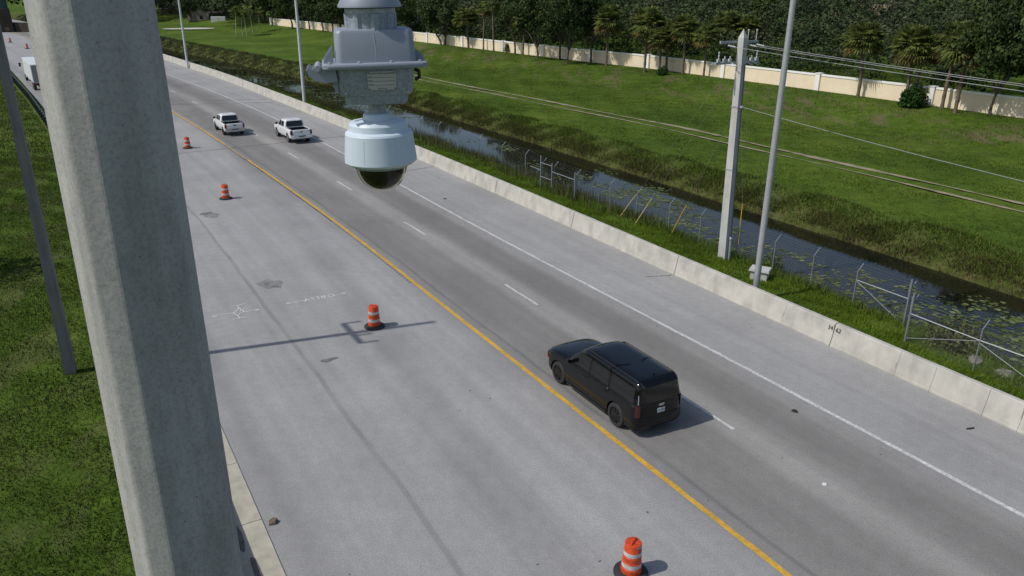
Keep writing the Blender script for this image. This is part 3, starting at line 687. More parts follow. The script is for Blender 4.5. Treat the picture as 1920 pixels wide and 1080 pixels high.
def span(a, b):
    pa = w3(a[0], a[1], fz(*a)); pb = w3(b[0], b[1], fz(*b)); L = (pb - pa).length; t = (pb - pa) / L
    step = 0.085 if a[0] < 40 else 0.17; th = 0.0011 if a[0] < 40 else 0.0011
    def pt(x, z): x_ = min(max(x, 0), L); return pa + t * x_ + Vector((0, 0, z))
    H_ = FH * 0.97
    for k_ in range(int(-H_ / step) - 1, int(L / step) + 2):
        for sg in (1, -1):
            x0 = k_ * step
            if sg == 1: x1, z0, z1 = x0 + H_, 0.0, H_
            else: x1, z0, z1 = x0 + H_, H_, 0.0
            if x1 <= 0 or x0 >= L: continue
            t0 = max(0, (0 - x0) / H_); t1 = min(1, (L - x0) / H_)
            A_ = pt(x0 + H_ * t0, z0 + (z1 - z0) * t0); B_ = pt(x0 + H_ * t1, z0 + (z1 - z0) * t1)
            d = (B_ - A_).normalized(); nn = d.cross(Vector((-t.y, t.x, 0))) * th
            mbm.add([A_ - nn, B_ - nn, B_ + nn, A_ + nn], [(0, 1, 2, 3)])
    od = Vector((NX[0], NX[1], 0))
    for k_ in range(3):
        off = od * (0.10 + 0.1 * k_) + Vector((0, 0, FH + 0.1 + 0.1 * k_))
        mid = (pa + pb) / 2 + off - Vector((0, 0, 0.02))
        mbw.tube([pa + off, mid, pb + off], 0.0022 if a[0] < 45 else 0.0025, 4, False)
    mbw.tube([pa + Vector((0, 0, FH)), pb + Vector((0, 0, FH))], 0.003, 4, False)
for ln in (line_a, line_b, line_c):
    for a, b in zip(ln[:-1], ln[1:]): span(a, b)
tag(child_at(mbm.build('mesh_fabric', M['fence'], fix=False), fence), kind='stuff')
child_at(mbw.build('barbed_wire', M['fence'], fix=False), fence)
for i, (a, b) in enumerate(line_a[:-1] + line_b[:1] + line_c):
    p_ = w3(a, b, fz(a, b)); big = (a, b) in ((18.4, 30.3), (17.1, 28.5))
    mb = MB(); rad = 0.045 if big else 0.028
    mb.tube([p_ - Vector((0, 0, 0.2)), p_ + Vector((0, 0, FH + (0.45 if big else 0.03)))], rad, 8)
    od = Vector((NX[0], NX[1], 0))
    mb.tube([p_ + Vector((0, 0, FH)), p_ + od * 0.32 + Vector((0, 0, FH + 0.33))], 0.02, 6)
    if big: mb.tube([p_ + Vector((0.06, 0.05, -0.1)), p_ + Vector((0.02, 0.1, FH + 0.25))], 0.035, 8)
    child_at(mb.build('post', M['fence'], smooth=True), fence)
def rail(a, b, za, zb, rad=0.022, name='rail', m_='fence_rail'):
    pa = w3(a[0], a[1], fz(*a) + za); pb = w3(b[0], b[1], fz(*b) + zb)
    child_at(MB().tube([pa, pb], rad, 8).build(name, M[m_], smooth=True), fence)
rail((21.4, 30.85), (18.4, 30.3), 1.32, 1.32); rail((17.1, 28.5), (14.2, 28.45), 1.3, 1.3); rail((14.2, 28.45), (11.2, 28.6), 1.3, 1.3); rail((11.2, 28.6), (8, 28.7), 1.3, 1.3)
rail((21.4, 30.85), (18.4, 30.3), 1.28, 0.1, 0.01, 'brace'); rail((14.2, 28.45), (17.1, 28.5), 1.28, 0.22, 0.01, 'brace'); rail((14.2, 28.45), (11.2, 28.6), 1.2, 0.1, 0.012, 'brace')
# narrow gate in the fence
gt = empty('fence_gate', w3(46, 29.45, tz(46, 29.45)), 0, 'narrow pale metal gate frame in the canal fence beside the reeds', 'gate')
for (a, b, h_) in ((46.7, 29.25, 2.25), (45.3, 29.3, 1.95), (42.5, 29.35, 1.85)):
    p_ = w3(a, b, tz(a, b)); child_at(MB().tube([p_ - Vector((0, 0, .2)), p_ + Vector((0, 0, h_))], 0.042, 8).build('gate_post', M['fence'], smooth=True), gt)
for (a, b, c_, d, z_) in ((46.7, 29.25, 45.3, 29.3, 1.75), (46.7, 29.25, 45.3, 29.3, 0.75), (45.3, 29.3, 42.5, 29.35, 1.35), (48.2, 29.3, 46.7, 29.25, 1.2)):
    child_at(MB().tube([w3(a, b, tz(a, b) + z_), w3(c_, d, tz(c_, d) + z_)], 0.028, 8).build('gate_rail', M['fence'], smooth=True), gt)

# ------------------------------------------------------------------ utility pole
ub = Vector((11.33, 39.54, 0)); UA = Vector((NX[0], NX[1], 0)); UD = Vector((0.5, -0.866, 0))
upole = empty('utility_pole', ub, 0, 'square pale concrete utility pole with pointed top carrying the overhead wires', 'utility pole')
def ring4(z, hw, rot=R(38), lean=True):
    lx = -0.27 * z / 11.6 if lean else 0
    return [Vector((lx + hw * 1.414 * math.cos(rot + math.pi / 4 + k_ * math.pi / 2), hw * 1.414 * math.sin(rot + math.pi / 4 + k_ * math.pi / 2), z)) for k_ in range(4)]
o = bevel(MB().rings([ring4(-0.5, 0.235), ring4(11.2, 0.165), ring4(11.62, 0.006)]).build('shaft', M['white_concrete'], upole), 0.015, 1)
lx = lambda z: Vector((-0.27 * z / 11.6, 0, z))
def xarm(z, off, half, th=0.055, name='crossarm'):
    mb = MB(); c_ = lx(z) + UD * off; mb.box(c_, (2 * half, th * 1.6, th * 2), math.atan2(UA.y, UA.x)); return mb.build(name, M['galv'], upole)
xarm(11.0, -0.22, 1.25)
for t in (0.55, 1.12):
    c_ = lx(11.05) - UD * 0.22 + UA * t; mb = MB(); mb.tube([c_, c_ + Vector((0, 0, 0.45))], 0.022, 6); mb.lathe([(0.025, 0), (0.05, 0.03), (0.05, 0.09), (0.025, 0.11)], 8, (c_.x, c_.y, c_.z + 0.42)); mb.build('insulator', M['insulator'], upole)
for t in (-1.0, 0.35, 0.9):
    c_ = lx(10.88) + UA * t; mb = MB(); prof_ = [(0.02, 0)]
    a_ = c_ + UD * 0.05; b_ = c_ + UD * 0.55 - Vector((0, 0, 0.05)); mb.tube([a_.lerp(b_, k_ / 8) for k_ in range(9)], [0.02 + 0.035 * (k_ % 2) for k_ in range(9)], 8); mb.build('strain_insulator', M['insulator'], upole)
# lower switch bank
xarm(10.02, -0.25, 1.45, 0.05, 'switch_arm')
for t in (-1.25, -0.85, -0.5, 0.55, 0.95, 1.3):
    c_ = lx(10.1) - UD * 0.25 + UA * t; mb = MB(); mb.box(c_ + Vector((0, 0, 0.06)), (0.16, 0.12, 0.14), R(30))
    hh = 0.48 if t in (-1.25, 1.3) else 0.24
    mb.tube([c_ + Vector((0, 0, 0.06)).lerp(Vector((0, 0, hh)), k_ / 6) for k_ in range(7)], [0.025 + 0.02 * (k_ % 2) for k_ in range(7)], 8)
    mb.tube([c_ - Vector((0, 0, 0.02)), c_ + UD * random.choice((-0.5, 0.5)) - Vector((0, 0, 0.18))], 0.018, 6)
    mb.build('switch', M['insulator'], upole)
mb = MB(); c_ = lx(0); mb.tube([(0.22, -0.2, -0.2), (0.2, -0.2, 1.05)], 0.075, 10); mb.lathe([(0.09, 0), (0.1, 0.1), (0.05, 0.16)], 10, (0.2, -0.2, 1.03)); mb.build('conduit', M['galv'], upole, smooth=True)
mb = MB(); mb.rings([ring4(4.75, 0.225), ring4(4.80, 0.225)]); mb.build('strap', M['galv'], upole)
mb = MB(); mb.rings([ring4(7.9, 0.21), ring4(7.97, 0.21)]); mb.box(lx(7.95) + UD * 0.28, (0.25, 0.1, 0.1), R(-60)); mb.build('cable_clamp', M['galv'], upole)
mb = MB(); mb.tube([lx(10.0) + Vector((0.16, -0.17, 0)), lx(5.0) + Vector((0.2, -0.22, 0)), Vector((0.2, -0.24, 1.1))], 0.02, 6); mb.build('riser_cable', M['black'], upole)
# overhead wires
def wire(p0, p1, sag, rad, label, material='wire', grp=None, n_=18):
    p0, p1 = Vector(p0), Vector(p1)
    pts = [p0.lerp(p1, i / n_) - Vector((0, 0, sag * 4 * (i / n_) * (1 - i / n_))) for i in range(n_ + 1)]
    o = MB().tube(pts, rad, 5).build('overhead_wire', M[material], None, smooth=True); tag(o, label, 'wire', 'overhead wires on the utility pole'); return o
for t, lb in ((-1.0, 'lowest of the three overhead wires running right from the pole crossarm'), (0.35, 'middle of the three overhead wires running right from the pole crossarm'), (0.9, 'topmost of the three overhead wires running right from the pole crossarm')):
    p0 = ub + lx(10.83) + UA * t + UD * 0.55
    wire(p0, ub + UA * (t * 0.9) + UD * 62 + Vector((0, 0, 10.9)), 0.85, 0.011, lb)
wire(ub + lx(7.95) + UD * 0.32, ub + UD * 62 + Vector((0, 0, 8.0)), 1.25, 0.011, 'single thin cable running right from halfway up the utility pole')
# guy wires with plastic guards
for (gx, gy, zt, mt_, lb) in ((6.7, 47.2, 10.6, 'faded_yellow', 'faded yellow guy wire guard leaning on the canal bank, farthest left of the three'), (7.45, 45.7, 10.0, 'faded_yellow', 'faded yellow guy wire guard leaning on the canal bank, middle of the three'), (9.3, 43.7, 7.9, 'yellow', 'bright yellow guy wire guard leaning on the canal bank, nearest the utility pole')):
    a_ = Vector((gx, gy, -0.05)); b_ = ub + lx(zt); d = b_ - a_
    g = empty('guy_wire', a_, 0, lb, 'guy wire', 'guy wires of the utility pole')
    L = d.length; d = d / L
    MB().tube([d * 0.0, d * (L - 0.2)], 0.0035, 5).build('cable', M['wire'], g)
    MB().tube([d * 0.15, d * 1.2, d * 2.35], [0.035, 0.036, 0.03], 8).build('guard', M[mt_], g, smooth=True)
a_ = Vector((12.35, 40.6, -0.1)); g = empty('guy_wire', a_, 0, 'upright yellow guy guard standing just right of the utility pole', 'guy wire', 'guy wires of the utility pole')
MB().tube([(0, 0, 0.5), (-0.01, 0, 1.3), (-0.03, 0, 2.75)], [0.032, 0.033, 0.026], 8).build('guard', M['yellow'], g, smooth=True)
MB().tube([(0, 0, -0.1), (-0.75, -0.7, 8.6)][:1] + [(-0.03, 0, 2.8), (-1.15, -0.95, 9.4)], 0.0035, 5).build('cable', M['wire'], g)

# ------------------------------------------------------------------ street lights
def street_light(loc, h, r0, r1, label, m_, arm_to):
    t = empty('street_light', loc, 0, label, 'street light', 'street lights behind the barrier')
    MB().tube([(0, 0, -0.3), (0, 0, h * 0.3), (0, 0, h * 0.7), (0, 0, h)], [r0, r0 * .9 + r1 * .1, r0 * .4 + r1 * .6, r1], 16).build('pole', M[m_], t, smooth=True)
    MB().tube([(0, 0, 3.3), (0, 0, 3.32)], r0 * 0.99, 16).build('seam_ring', M['galv'], t, smooth=True)
    mb = MB(); mb.box((0, 0, 0.02), (0.45, 0.45, 0.05), R(30)); mb.build('base_plate', M['galv'], t)
    d = Vector((arm_to[0], arm_to[1], 0)).normalized()
    MB().tube([(0, 0, h - 0.1), d * 0.8 + Vector((0, 0, h + 0.25)), d * 2.4 + Vector((0, 0, h + 0.45))], [0.06, 0.05, 0.045], 8).build('arm', M[m_], t, smooth=True)
    mb = MB(); mb.box(d * 2.75 + Vector((0, 0, h + 0.45)), (0.75, 0.32, 0.14), math.atan2(d.y, d.x)); bevel(mb.build('luminaire', M['galv'], t), 0.04)
    return t
street_light((11.25, 33.55, 0), 15.5, 0.15, 0.105, 'tall brushed metal street light behind the barrier, nearest the concrete utility pole', 'steel', (-NX[0], -NX[1]))
street_light((-24.0, 90.9, 0), 15.5, 0.19, 0.12, 'white street light rising behind the barrier just left of the hanging camera', 'pole_paint', (-NX[0], -NX[1]))
street_light((-55.2, 136.2, 0), 15.5, 0.2, 0.13, 'white street light rising behind the barrier, nearest the big concrete pole', 'pole_paint', (-NX[0], -NX[1]))
# pull box
pb = empty('pull_box', (12.3, 36.35, 0), R(-28), 'small weathered concrete pull box with overhanging lid in the verge grass', 'pull box')
bevel(MB().box((0, 0, 0.16), (0.82, 0.62, 0.5)).build('box', M['white_concrete'], pb), 0.02); bevel(MB().hexa([(-0.5, -0.4, 0.412), (0.5, -0.4, 0.412), (0.5, 0.4, 0.412), (-0.5, 0.4, 0.412)], [(-0.47, -0.37, 0.53), (0.47, -0.37, 0.53), (0.47, 0.37, 0.53), (-0.47, 0.37, 0.53)]).build('lid', M['white_concrete'], pb), 0.02)

# ------------------------------------------------------------------ rocks and bush at the water
def rock(loc, dims, seed, label):
    rg = random.Random(seed); bm = bmesh.new(); bmesh.ops.create_icosphere(bm, subdivisions=2, radius=1)
    for v in bm.verts:
        k_ = 1 + 0.22 * math.sin(3 * v.co.x + seed) + 0.18 * math.sin(4 * v.co.y - seed) + rg.uniform(-0.1, 0.1)
        v.co = Vector((v.co.x * dims[0] * k_, v.co.y * dims[1] * k_, max(v.co.z, -0.5) * dims[2] * k_))
    me = bpy.data.meshes.new('rock'); bm.to_mesh(me); bm.free(); me.materials.append(M['rock'])
    o = bpy.data.objects.new('rock', me); col.objects.link(o); o.location = loc; o.rotation_euler = (0, 0, seed); tag(o, label, 'rock', 'rocks at the canal edge'); return o
rock(w3(14.6, 29.3, tz(14.6, 29.3) + 0.03), (0.5, 0.2, 0.14), 1.1, 'long flat pale rock beside the fence post at the water edge')
rock(w3(13.4, 29.1, tz(13.4, 29.1) + 0.02), (0.38, 0.25, 0.16), 2.7, 'rough lumpy rock beside the fence, nearest the right edge')

# ------------------------------------------------------------------ plants
def unit(n_):
    v = rng.normal(0, 1, (n_, 3)); return v / np.linalg.norm(v, axis=1, keepdims=True)
def leaf_quads(c, size, nrm=None):
    n_ = len(c); a = unit(n_)
    if nrm is None: b = np.cross(a, unit(n_))
    else:   # leaves that mostly face out of the crown
        nn = nrm + unit(n_) * 0.75; nn /= np.linalg.norm(nn, axis=1, keepdims=True) + 1e-9
        a = np.cross(nn, a); a /= np.linalg.norm(a, axis=1, keepdims=True) + 1e-9; b = np.cross(nn, a); b /= np.linalg.norm(b, axis=1, keepdims=True) + 1e-9
    sz = size * rng.uniform(0.6, 1.3, (n_, 1)); a = a * sz * 0.62; b = b * sz * 0.38
    v = np.stack([c + a, c + b, c - a, c - b], 1).reshape(-1, 3); return v, np.arange(n_ * 4).reshape(-1, 4)
def crown_points(n_cl, per, rx, ry, rz, cz, cl_r, low=-0.6):
    d = unit(n_cl * 2); d = d[d[:, 2] > low][:n_cl]; k_ = len(d)
    rad = rng.uniform(0.45, 1.0, (k_, 1)) ** 0.6 * rng.uniform(0.78, 1.12, (k_, 1))
    c = d * rad * np.array([[rx, ry, rz]]) + np.array([[0, 0, cz]])
    cr = cl_r * rng.uniform(0.6, 1.35, k_)
    pts = np.repeat(c, per, 0) + unit(k_ * per) * (np.repeat(cr, per)[:, None] * rng.uniform(0.25, 1, (k_ * per, 1)) ** 0.5) * np.array([[1, 1, 0.75]])
    nrm = pts - np.array([[0, 0, cz - 0.35 * rz]]); nrm /= np.linalg.norm(nrm, axis=1, keepdims=True) + 1e-9
    loc = pts - np.repeat(c, per, 0); loc /= np.linalg.norm(loc, axis=1, keepdims=True) + 1e-9
    return pts, c, nrm * 0.5 + loc * 0.7
def broad_tree(h, spread, trunk_h, leaf='oak_leaf', n_cl=60, per=120, size=0.30, stems=1):
    """returns (trunk mesh object, crown mesh object), origin at the base"""
    cz = trunk_h + (h - trunk_h) * 0.5; rz = (h - trunk_h) * 0.52
    pts, cl, nrm = crown_points(n_cl, per, spread, spread * 0.95, rz, cz, 0.85 + spread * 0.08)
    v, f = leaf_quads(pts, size, nrm); crown = np_mesh('crown', v, f, M[leaf])
    mb = MB()
    for st in range(stems):
        a = 2.2 * st + 0.5; bx = Vector((0.35 * math.cos(a), 0.35 * math.sin(a), 0)) * (stems > 1)
        top = bx * 2.6 + Vector((random.uniform(-.2, .2), random.uniform(-.2, .2), trunk_h * 1.15))
        mb.tube([bx - Vector((0, 0, 0.4)), bx * 1.4 + Vector((0.04, 0, trunk_h * 0.5)), top], [0.19, 0.15, 0.12], 8)
        for c_ in random.sample(list(cl), 7 if stems == 1 else 4):
            e = Vector(c_); mid = top.lerp(e, 0.5) + Vector((0, 0, 0.35)); mb.tube([top - Vector((0, 0, 0.25)), mid, e], [0.1, 0.065, 0.025], 6)
    trunk = mb.build('trunk', M['bark'], smooth=True)
    return trunk, crown
def palm(h, crown_r, n_leaf=44, lean=0.0, slim=1.0, leaf='palm_leaf'):
    mb = MB(); pts = []; rad = []
    for i in range(15):
        t = i / 14; pts.append((lean * t * t, 0.15 * math.sin(t * 2.5) * lean, h * t - 0.3 * (1 - t))); rad.append((0.17 + 0.035 * (i % 2) + (0.05 if t > 0.8 else 0) + (0.06 if i == 0 else 0)) * slim)
    mb.tube(pts, rad, 9); trunk = mb.build('trunk', M['palm_bark'] if slim > 0.7 else M['pale_bark'], smooth=True)
    top = np.array([lean, 0.15 * math.sin(2.5) * lean, h]); V_, F_ = [], []; Vd, Fd = [], []
    for i in range(n_leaf):
        el = math.asin(random.uniform(-0.75, 0.98)); az = i * 2.399 + random.uniform(-0.3, 0.3)
        d = np.array([math.cos(az) * math.cos(el), math.sin(az) * math.cos(el), math.sin(el)])
        pl = crown_r * random.uniform(0.42, 0.58); base = top + d * pl; base[2] -= 0.1 * pl * (1 - d[2])
        side = np.cross(d, [0, 0, 1.0]); side /= np.linalg.norm(side) + 1e-6; upv = np.cross(side, d)
        dry = el < -0.45 and random.random() < 0.5
        tv, tf = (Vd, Fd) if dry else (V_, F_)
        b0 = len(tv); tv += [tuple(top - side * 0.02), tuple(top + side * 0.02), tuple(base)]; tf.append((b0, b0 + 1, b0 + 2))
        nl = 13
        for k_ in range(nl):
            an = (k_ / (nl - 1) - 0.5) * 3.6; L = crown_r * 0.52 * (1 - 0.18 * abs(an)) * random.uniform(0.85, 1.1)
            dd = d * math.cos(an) + side * math.sin(an) + upv * 0.15 * abs(math.sin(an)); dd /= np.linalg.norm(dd)
            pp = np.cross(dd, upv); pp /= np.linalg.norm(pp) + 1e-6; wd = 0.085 * crown_r / 2.4
            mid = base + dd * L * 0.6; tip = base + dd * L; tip[2] -= 0.22 * L * random.uniform(0.5, 1.6)
            b0 = len(tv); tv += [tuple(base), tuple(mid - pp * wd), tuple(tip), tuple(mid + pp * wd)]; tf += [(b0, b0 + 1, b0 + 2), (b0, b0 + 2, b0 + 3)]
    crown = np_mesh('crown', np.array(V_), np.array(F_), M[leaf])
    dry = np_mesh('dry_fronds', np.array(Vd), np.array(Fd), M['dry_frond']) if Vd else None
    return trunk, crown, dry
protos = {}
protos['oak_a'] = broad_tree(13.0, 5.2, 1.7, n_cl=100); protos['oak_b'] = broad_tree(12.4, 4.6, 1.9, n_cl=86); protos['oak_c'] = broad_tree(10.4, 4.0, 1.5, stems=3, n_cl=64)
protos['green_a'] = broad_tree(9.0, 3.4, 2.0, 'green_leaf', 50); protos['slim'] = broad_tree(12.0, 3.0, 2.4, n_cl=52)
protos['palm_a'] = palm(6.7, 2.8, 92); protos['palm_b'] = palm(6.2, 2.6, 84, 0.5); protos['palm_c'] = palm(6.9, 2.6, 80, -0.6); protos['palm_thin'] = palm(8.4, 2.1, 34, 0.5, 0.8)
protos['young_palm'] = palm(6.6, 2.2, 20, 0.7, 0.6)
proto_used = set()
def plant(kind, loc, label, cat, group, name, sc=1.0, rz=0.0, sz=None):
    t = empty(name, loc, rz, label, cat, group); t.scale = (sc, sc, sz or sc)
    for part in protos[kind]:
        if part is None: continue
        if kind not in proto_used: part.parent = t
        else: inst(part, t)
    proto_used.add(kind); return t
def gp(x, y): # stand a plant on the terrain
    s = x * AX[0] + y * AX[1]; q = x * NX[0] + y * NX[1]; return (x, y, tz(s, q) - 0.02)
def front(x, y): # keep the row on the lawn side of the wall
    while True:
        s = x * AX[0] + y * AX[1]; q = x * NX[0] + y * NX[1]
        if q < float(WAL(s)) - 0.9: return gp(x, y)
        x, y = x * 0.996, y * 0.996
PG, OG = 'sabal palms along the cream wall', 'broadleaf trees along the cream wall'
ROW = [ # kind, x, y, label, scale, rz, vertical scale
 ('palm_a', 19.1, 117.9, 'sabal palm on the lawn, tallest of the three palms nearest the utility pole', 1.0, 0.3, 1.03),
 ('palm_b', 22.6, 119.5, 'shorter full-headed sabal palm beside a small bush, left of the utility pole', 0.98, 1.5, 0.92),
 ('palm_b', 24.6, 117.4, 'slender-trunked sabal palm, closest to the utility pole on its left', 0.9, 4.0, 1.0),
 ('palm_a', 21.0, 116.4, 'low full palm with a drooping skirt of fronds in the middle of the palm group', 0.88, 3.9, 0.72),
 ('palm_c', 26.6, 112.8, 'smallest palm of the group, at its right end before the utility pole', 0.8, 1.0, 0.8),
 ('palm_a', 14.4, 126.0, 'dense sabal palm standing alone between the dark oaks and the palm group', 0.97, 2.1, 1.03),
 ('palm_thin', -3.8, 151.0, 'thin tall palm left of the big oaks with its crown against the dark trees', 1.05, 2.0, 1.05),
 ('palm_thin', -6.1, 161.0, 'yellowish palm between the round leafy tree and the thin tall palm', 1.0, 0.5, 0.88),
 ('palm_b', -9.3, 165.5, 'bushy palm in front of the wall just right of the leafy tree beside the camera', 1.15, 2.5, 0.95),
 ('palm_c', 39.9, 92.4, 'leaning palm with shaggy lower trunk in front of the wall right of the street light', 1.0, 0.4, 0.93),
 ('palm_a', 44.6, 90.6, 'left palm of the pair behind the round bush by the wall', 0.92, 2.6, 0.92),
 ('palm_b', 45.4, 90.2, 'right palm of the pair behind the round bush by the wall', 0.9, 0.9, 0.88),
 ('palm_a', 44.4, 79.6, 'full palm on the lawn, front one of the two crossing palms near the right edge', 1.0, 5.2, 0.98),
 ('palm_c', 45.6, 84.4, 'palm close to the wall, rear one of the two crossing palms near the right edge', 1.0, 3.4, 0.97),
 ('palm_b', 1.6, 149.2, 'rough-trunked palm half hidden under the dark oak crowns', 1.0, 0.0, 0.95),
]
for k_, x, y, lb, sc, rz, szz in ROW: plant(k_, front(x, y), lb, 'palm tree', PG, 'sabal_palm', sc, rz, szz)
ROW = [
 ('oak_a', 4.0, 138.1, 'largest dark oak by the wall, left of the palm standing alone', 1.08, 0.2, 1.05),
 ('oak_b', 8.6, 130.0, 'dark oak with spreading bare limbs in front of the wall', 1.02, 1.9, 1.08),
 ('slim', 12.7, 134.0, 'slim dark tree just right of the oak with spreading limbs', 1.05, 0.9, 1.02),
 ('slim', 0.2, 147.5, 'slim dark tree pressed against the left side of the largest oak', 1.1, 2.9, 1.04),
 ('slim', 8.1, 143.5, 'slim dark tree squeezed between the two big oaks by the wall', 1.15, 4.0, 1.05),
 ('oak_c', -14.9, 171.0, 'rounded leafy tree with several stems just right of the hanging camera', 1.15, 0.6, 1.02),
 ('oak_b', 48.2, 80.0, 'dark broadleaf tree by the wall, second trunk from the right edge', 0.95, 2.2, 1.0),
 ('oak_a', 50.3, 76.4, 'dark broadleaf tree by the wall at the right edge', 0.92, 3.3, 1.0),
 ('oak_c', -80.3, 263, 'dark tree at the far left end of the cream wall', 1.2, 1.0, 1.1),
 ('green_a', -101, 276, 'leafy tree standing right in front of the tan gabled house', 0.9, 0.4, 0.9),
 ('oak_c', -111, 281, 'dark leafy tree at the left corner of the tan gabled house', 0.95, 1.4, 0.95),
 ('oak_b', -126, 316, 'dark tree in front of the pale house at the far upper left', 1.0, 1.4, 1.0),
 ('slim', -72, 244, 'slim dark tree in front of the far wall, left of the middle street light', 1.3, 0.4, 1.05),
 ('green_a', -62, 229, 'leafy green tree in front of the far wall behind the middle street light', 1.25, 0.8, 1.05),
 ('slim', -55.5, 222, 'slim tree in front of the far wall, immediately right of the middle street light', 1.25, 3.3, 1.05),
 ('oak_b', -50.5, 216, 'dark tree in front of the far wall between middle street light and hanging camera', 1.15, 5.0, 1.0),
 ('oak_c', -43.5, 207, 'dark tree in front of the far wall directly left of the hanging camera', 1.2, 2.0, 1.02),
 ('slim', -47, 212, 'slim trunk among the dark trees left of the hanging camera', 1.2, 1.1, 1.0),
 ('green_a', -27, 192, 'leafy tree rising behind the hanging camera housing', 1.2, 1.0, 1.1),
]
for k_, x, y, lb, sc, rz, szz in ROW: plant(k_, front(x, y) if y < 260 else gp(x, y), lb, 'tree', OG, 'broadleaf_tree', sc, rz, szz)
ROW = [('palm_a', 31.5, 122, 'palm behind the wall immediately left of the utility pole top', 0.95, 0.2, 0.95), ('palm_b', 34.2, 121, 'palm behind the wall with its head directly behind the pole crossarm', 0.95, 1.2, 0.98),
       ('palm_c', 43.5, 142, 'tall palm far behind the wall whose head touches the top edge above the pole', 1.1, 0.2, 1.2), ('palm_thin', -30.5, 200, 'thin pale-headed palm behind the wall beside the hanging camera', 1.2, 0.2, 1.05)]
for k_, x, y, lb, sc, rz, szz in ROW: plant(k_, gp(x, y), lb, 'palm tree', 'palms behind the cream wall', 'sabal_palm', sc, rz, szz)
for i, (x, y, sc, lb) in enumerate([(-74.6, 219, 1.0, 'leftmost young palm of the clump on the far lawn'), (-73.0, 219.5, 0.95, 'second young palm from the left in the clump on the far lawn'), (-71.6, 218.8, 1.0, 'third young palm from the left in the clump on the far lawn'), (-72.6, 227, 1.0, 'fourth young palm from the left in the clump on the far lawn'), (-71.0, 228, 0.9, 'rightmost young palm of the clump on the far lawn')]):
    plant('young_palm', gp(x, y), lb, 'palm tree', 'young palms on the far lawn', 'young_palm', sc, i * 1.3, sc * 0.95)
# bushes
def bush(loc, r_, h_, label, n_=900, size=0.2, leaf='bush_leaf', name='bush'):
    t = empty(name, loc, 0, label, 'bush', 'bushes near the cream wall' if 'wall' in label else None)
    d = unit(n_); d[:, 2] = np.abs(d[:, 2]) * 1.0
    k_ = rng.uniform(0.55, 1.05, (n_, 1)) * (1 + 0.13 * np.sin(5 * d[:, :1] + 3 * d[:, 1:2]) + 0.1 * np.sin(7 * d[:, 2:3] + 4 * d[:, :1]))
    v, f = leaf_quads(d * k_ * np.array([[r_, r_, h_]]) + np.array([[0, 0, 0.1 * h_]]), size, d); np_mesh('foliage', v, f, M[leaf], t)
    mb = MB()
    for i in range(5): a = i * 1.3; mb.tube([(0.05 * math.cos(a), 0.05 * math.sin(a), -0.2), (0.4 * r_ * math.cos(a), 0.4 * r_ * math.sin(a), h_ * 0.6)], [0.04, 0.02], 5)
    mb.build('stem', M['bark'], t); return t
bush(gp(42.0, 83.6), 1.35, 1.95, 'large round dark green bush on the lawn in front of the wall', 2600, 0.26)
bush(gp(21.2, 114.6), 0.85, 1.0, 'small dark bush at the foot of the palm group by the wall')
bush(gp(-1.0, 150.3), 0.95, 1.9, 'small upright bush by the wall left of the dark oaks')
bush(gp(-9.6, 166.0), 0.95, 2.6, 'narrow upright bush by the wall under the bushy palm')
bush(w3(15.9, 30.1, tz(15.9, 30.1)), 1.25, 0.95, 'low brownish shrub on the canal bank behind the fence corner', 1500, 0.13, 'reed')
bush(w3(17.0, 30.9, tz(17.0, 30.9)), 1.0, 0.9, 'low green shrub at the water behind the fence corner', 900, 0.13, 'bank_grass')
bush(w3(30.6, 31.3, tz(30.6, 31.3)), 0.6, 0.75, 'dense weedy shrub in the canal fence just left of the utility pole', 800, 0.12, 'bank_grass')
bush(w3(26.6, 31.0, tz(26.6, 31.0)), 0.75, 0.8, 'dense weedy shrub in the canal fence just right of the utility pole', 900, 0.12, 'bank_grass')

# the wood behind the wall: one unbroken mass of crowns
vv, ff, nb = [], [], 0
tint = []
tr_s, tr_q, tr_h, tr_r = [], [], [], []
def crown_fill(s, q, h, r_, n_, size):
    global nb
    d = unit(n_); d[:, 2] = np.where(d[:, 2] < -0.35, -d[:, 2], d[:, 2])
    ph = rng.uniform(0, 6.28)
    k_ = rng.uniform(0.72, 1.04, (n_, 1)) * (1 + 0.16 * np.sin(4 * d[:, :1] + ph) * np.sin(5 * d[:, 1:2] + ph) + 0.1 * np.sin(9 * d[:, :1] - ph) * np.cos(8 * d[:, 2:3] + ph))
    z0 = 2.0; c_ = W(np.array([s]), np.array([q]), np.array([z0 + h - r_ * 0.72]))[0]
    v, f = leaf_quads(d * k_ * np.array([[r_, r_, r_ * 0.78]]) + c_, size, d + np.array([[0, 0, 0.15]])); vv.append(v); ff.append(f + nb); nb += len(v); tint.append(np.full(len(v), rng.uniform()))
sp_ = 6.6
for s0 in np.arange(6, 330, sp_):
    for r0 in np.arange(17, 215, sp_):
        s = s0 + rng.uniform(-2, 2); rel = r0 + rng.uniform(-2, 2)
        q = float(WAL(s)) + rel; P = w3(s, q)
        D = math.hypot(P.x, P.y)
        px_ = 960 + 1460 * P.x / (P.y * 0.932 + 3)
        if D > 300 or px_ > 2250 or px_ < 150: continue
        if s < 140 and rel < 24 and rng.uniform() < 0.45: continue
        low_gap = (1600 < px_ < 1662 and 125 < D < 226) or (1518 < px_ < 1556 and 125 < D < 196)
        h = rng.uniform(5.5, 10.4) if D < 190 else rng.uniform(7.0, 9.8)
        if D > 170 and rng.uniform() < 0.25: h *= 0.8
        if low_gap: h = min(h, 4.3 if D > 150 else 6.0)
        crown_fill(s, q, h, rng.uniform(3.2, 4.6) if not low_gap else 2.6, 620 if D < 150 else (400 if D < 200 else 300), 0.42 if D < 150 else (0.55 if D < 200 else 0.68))
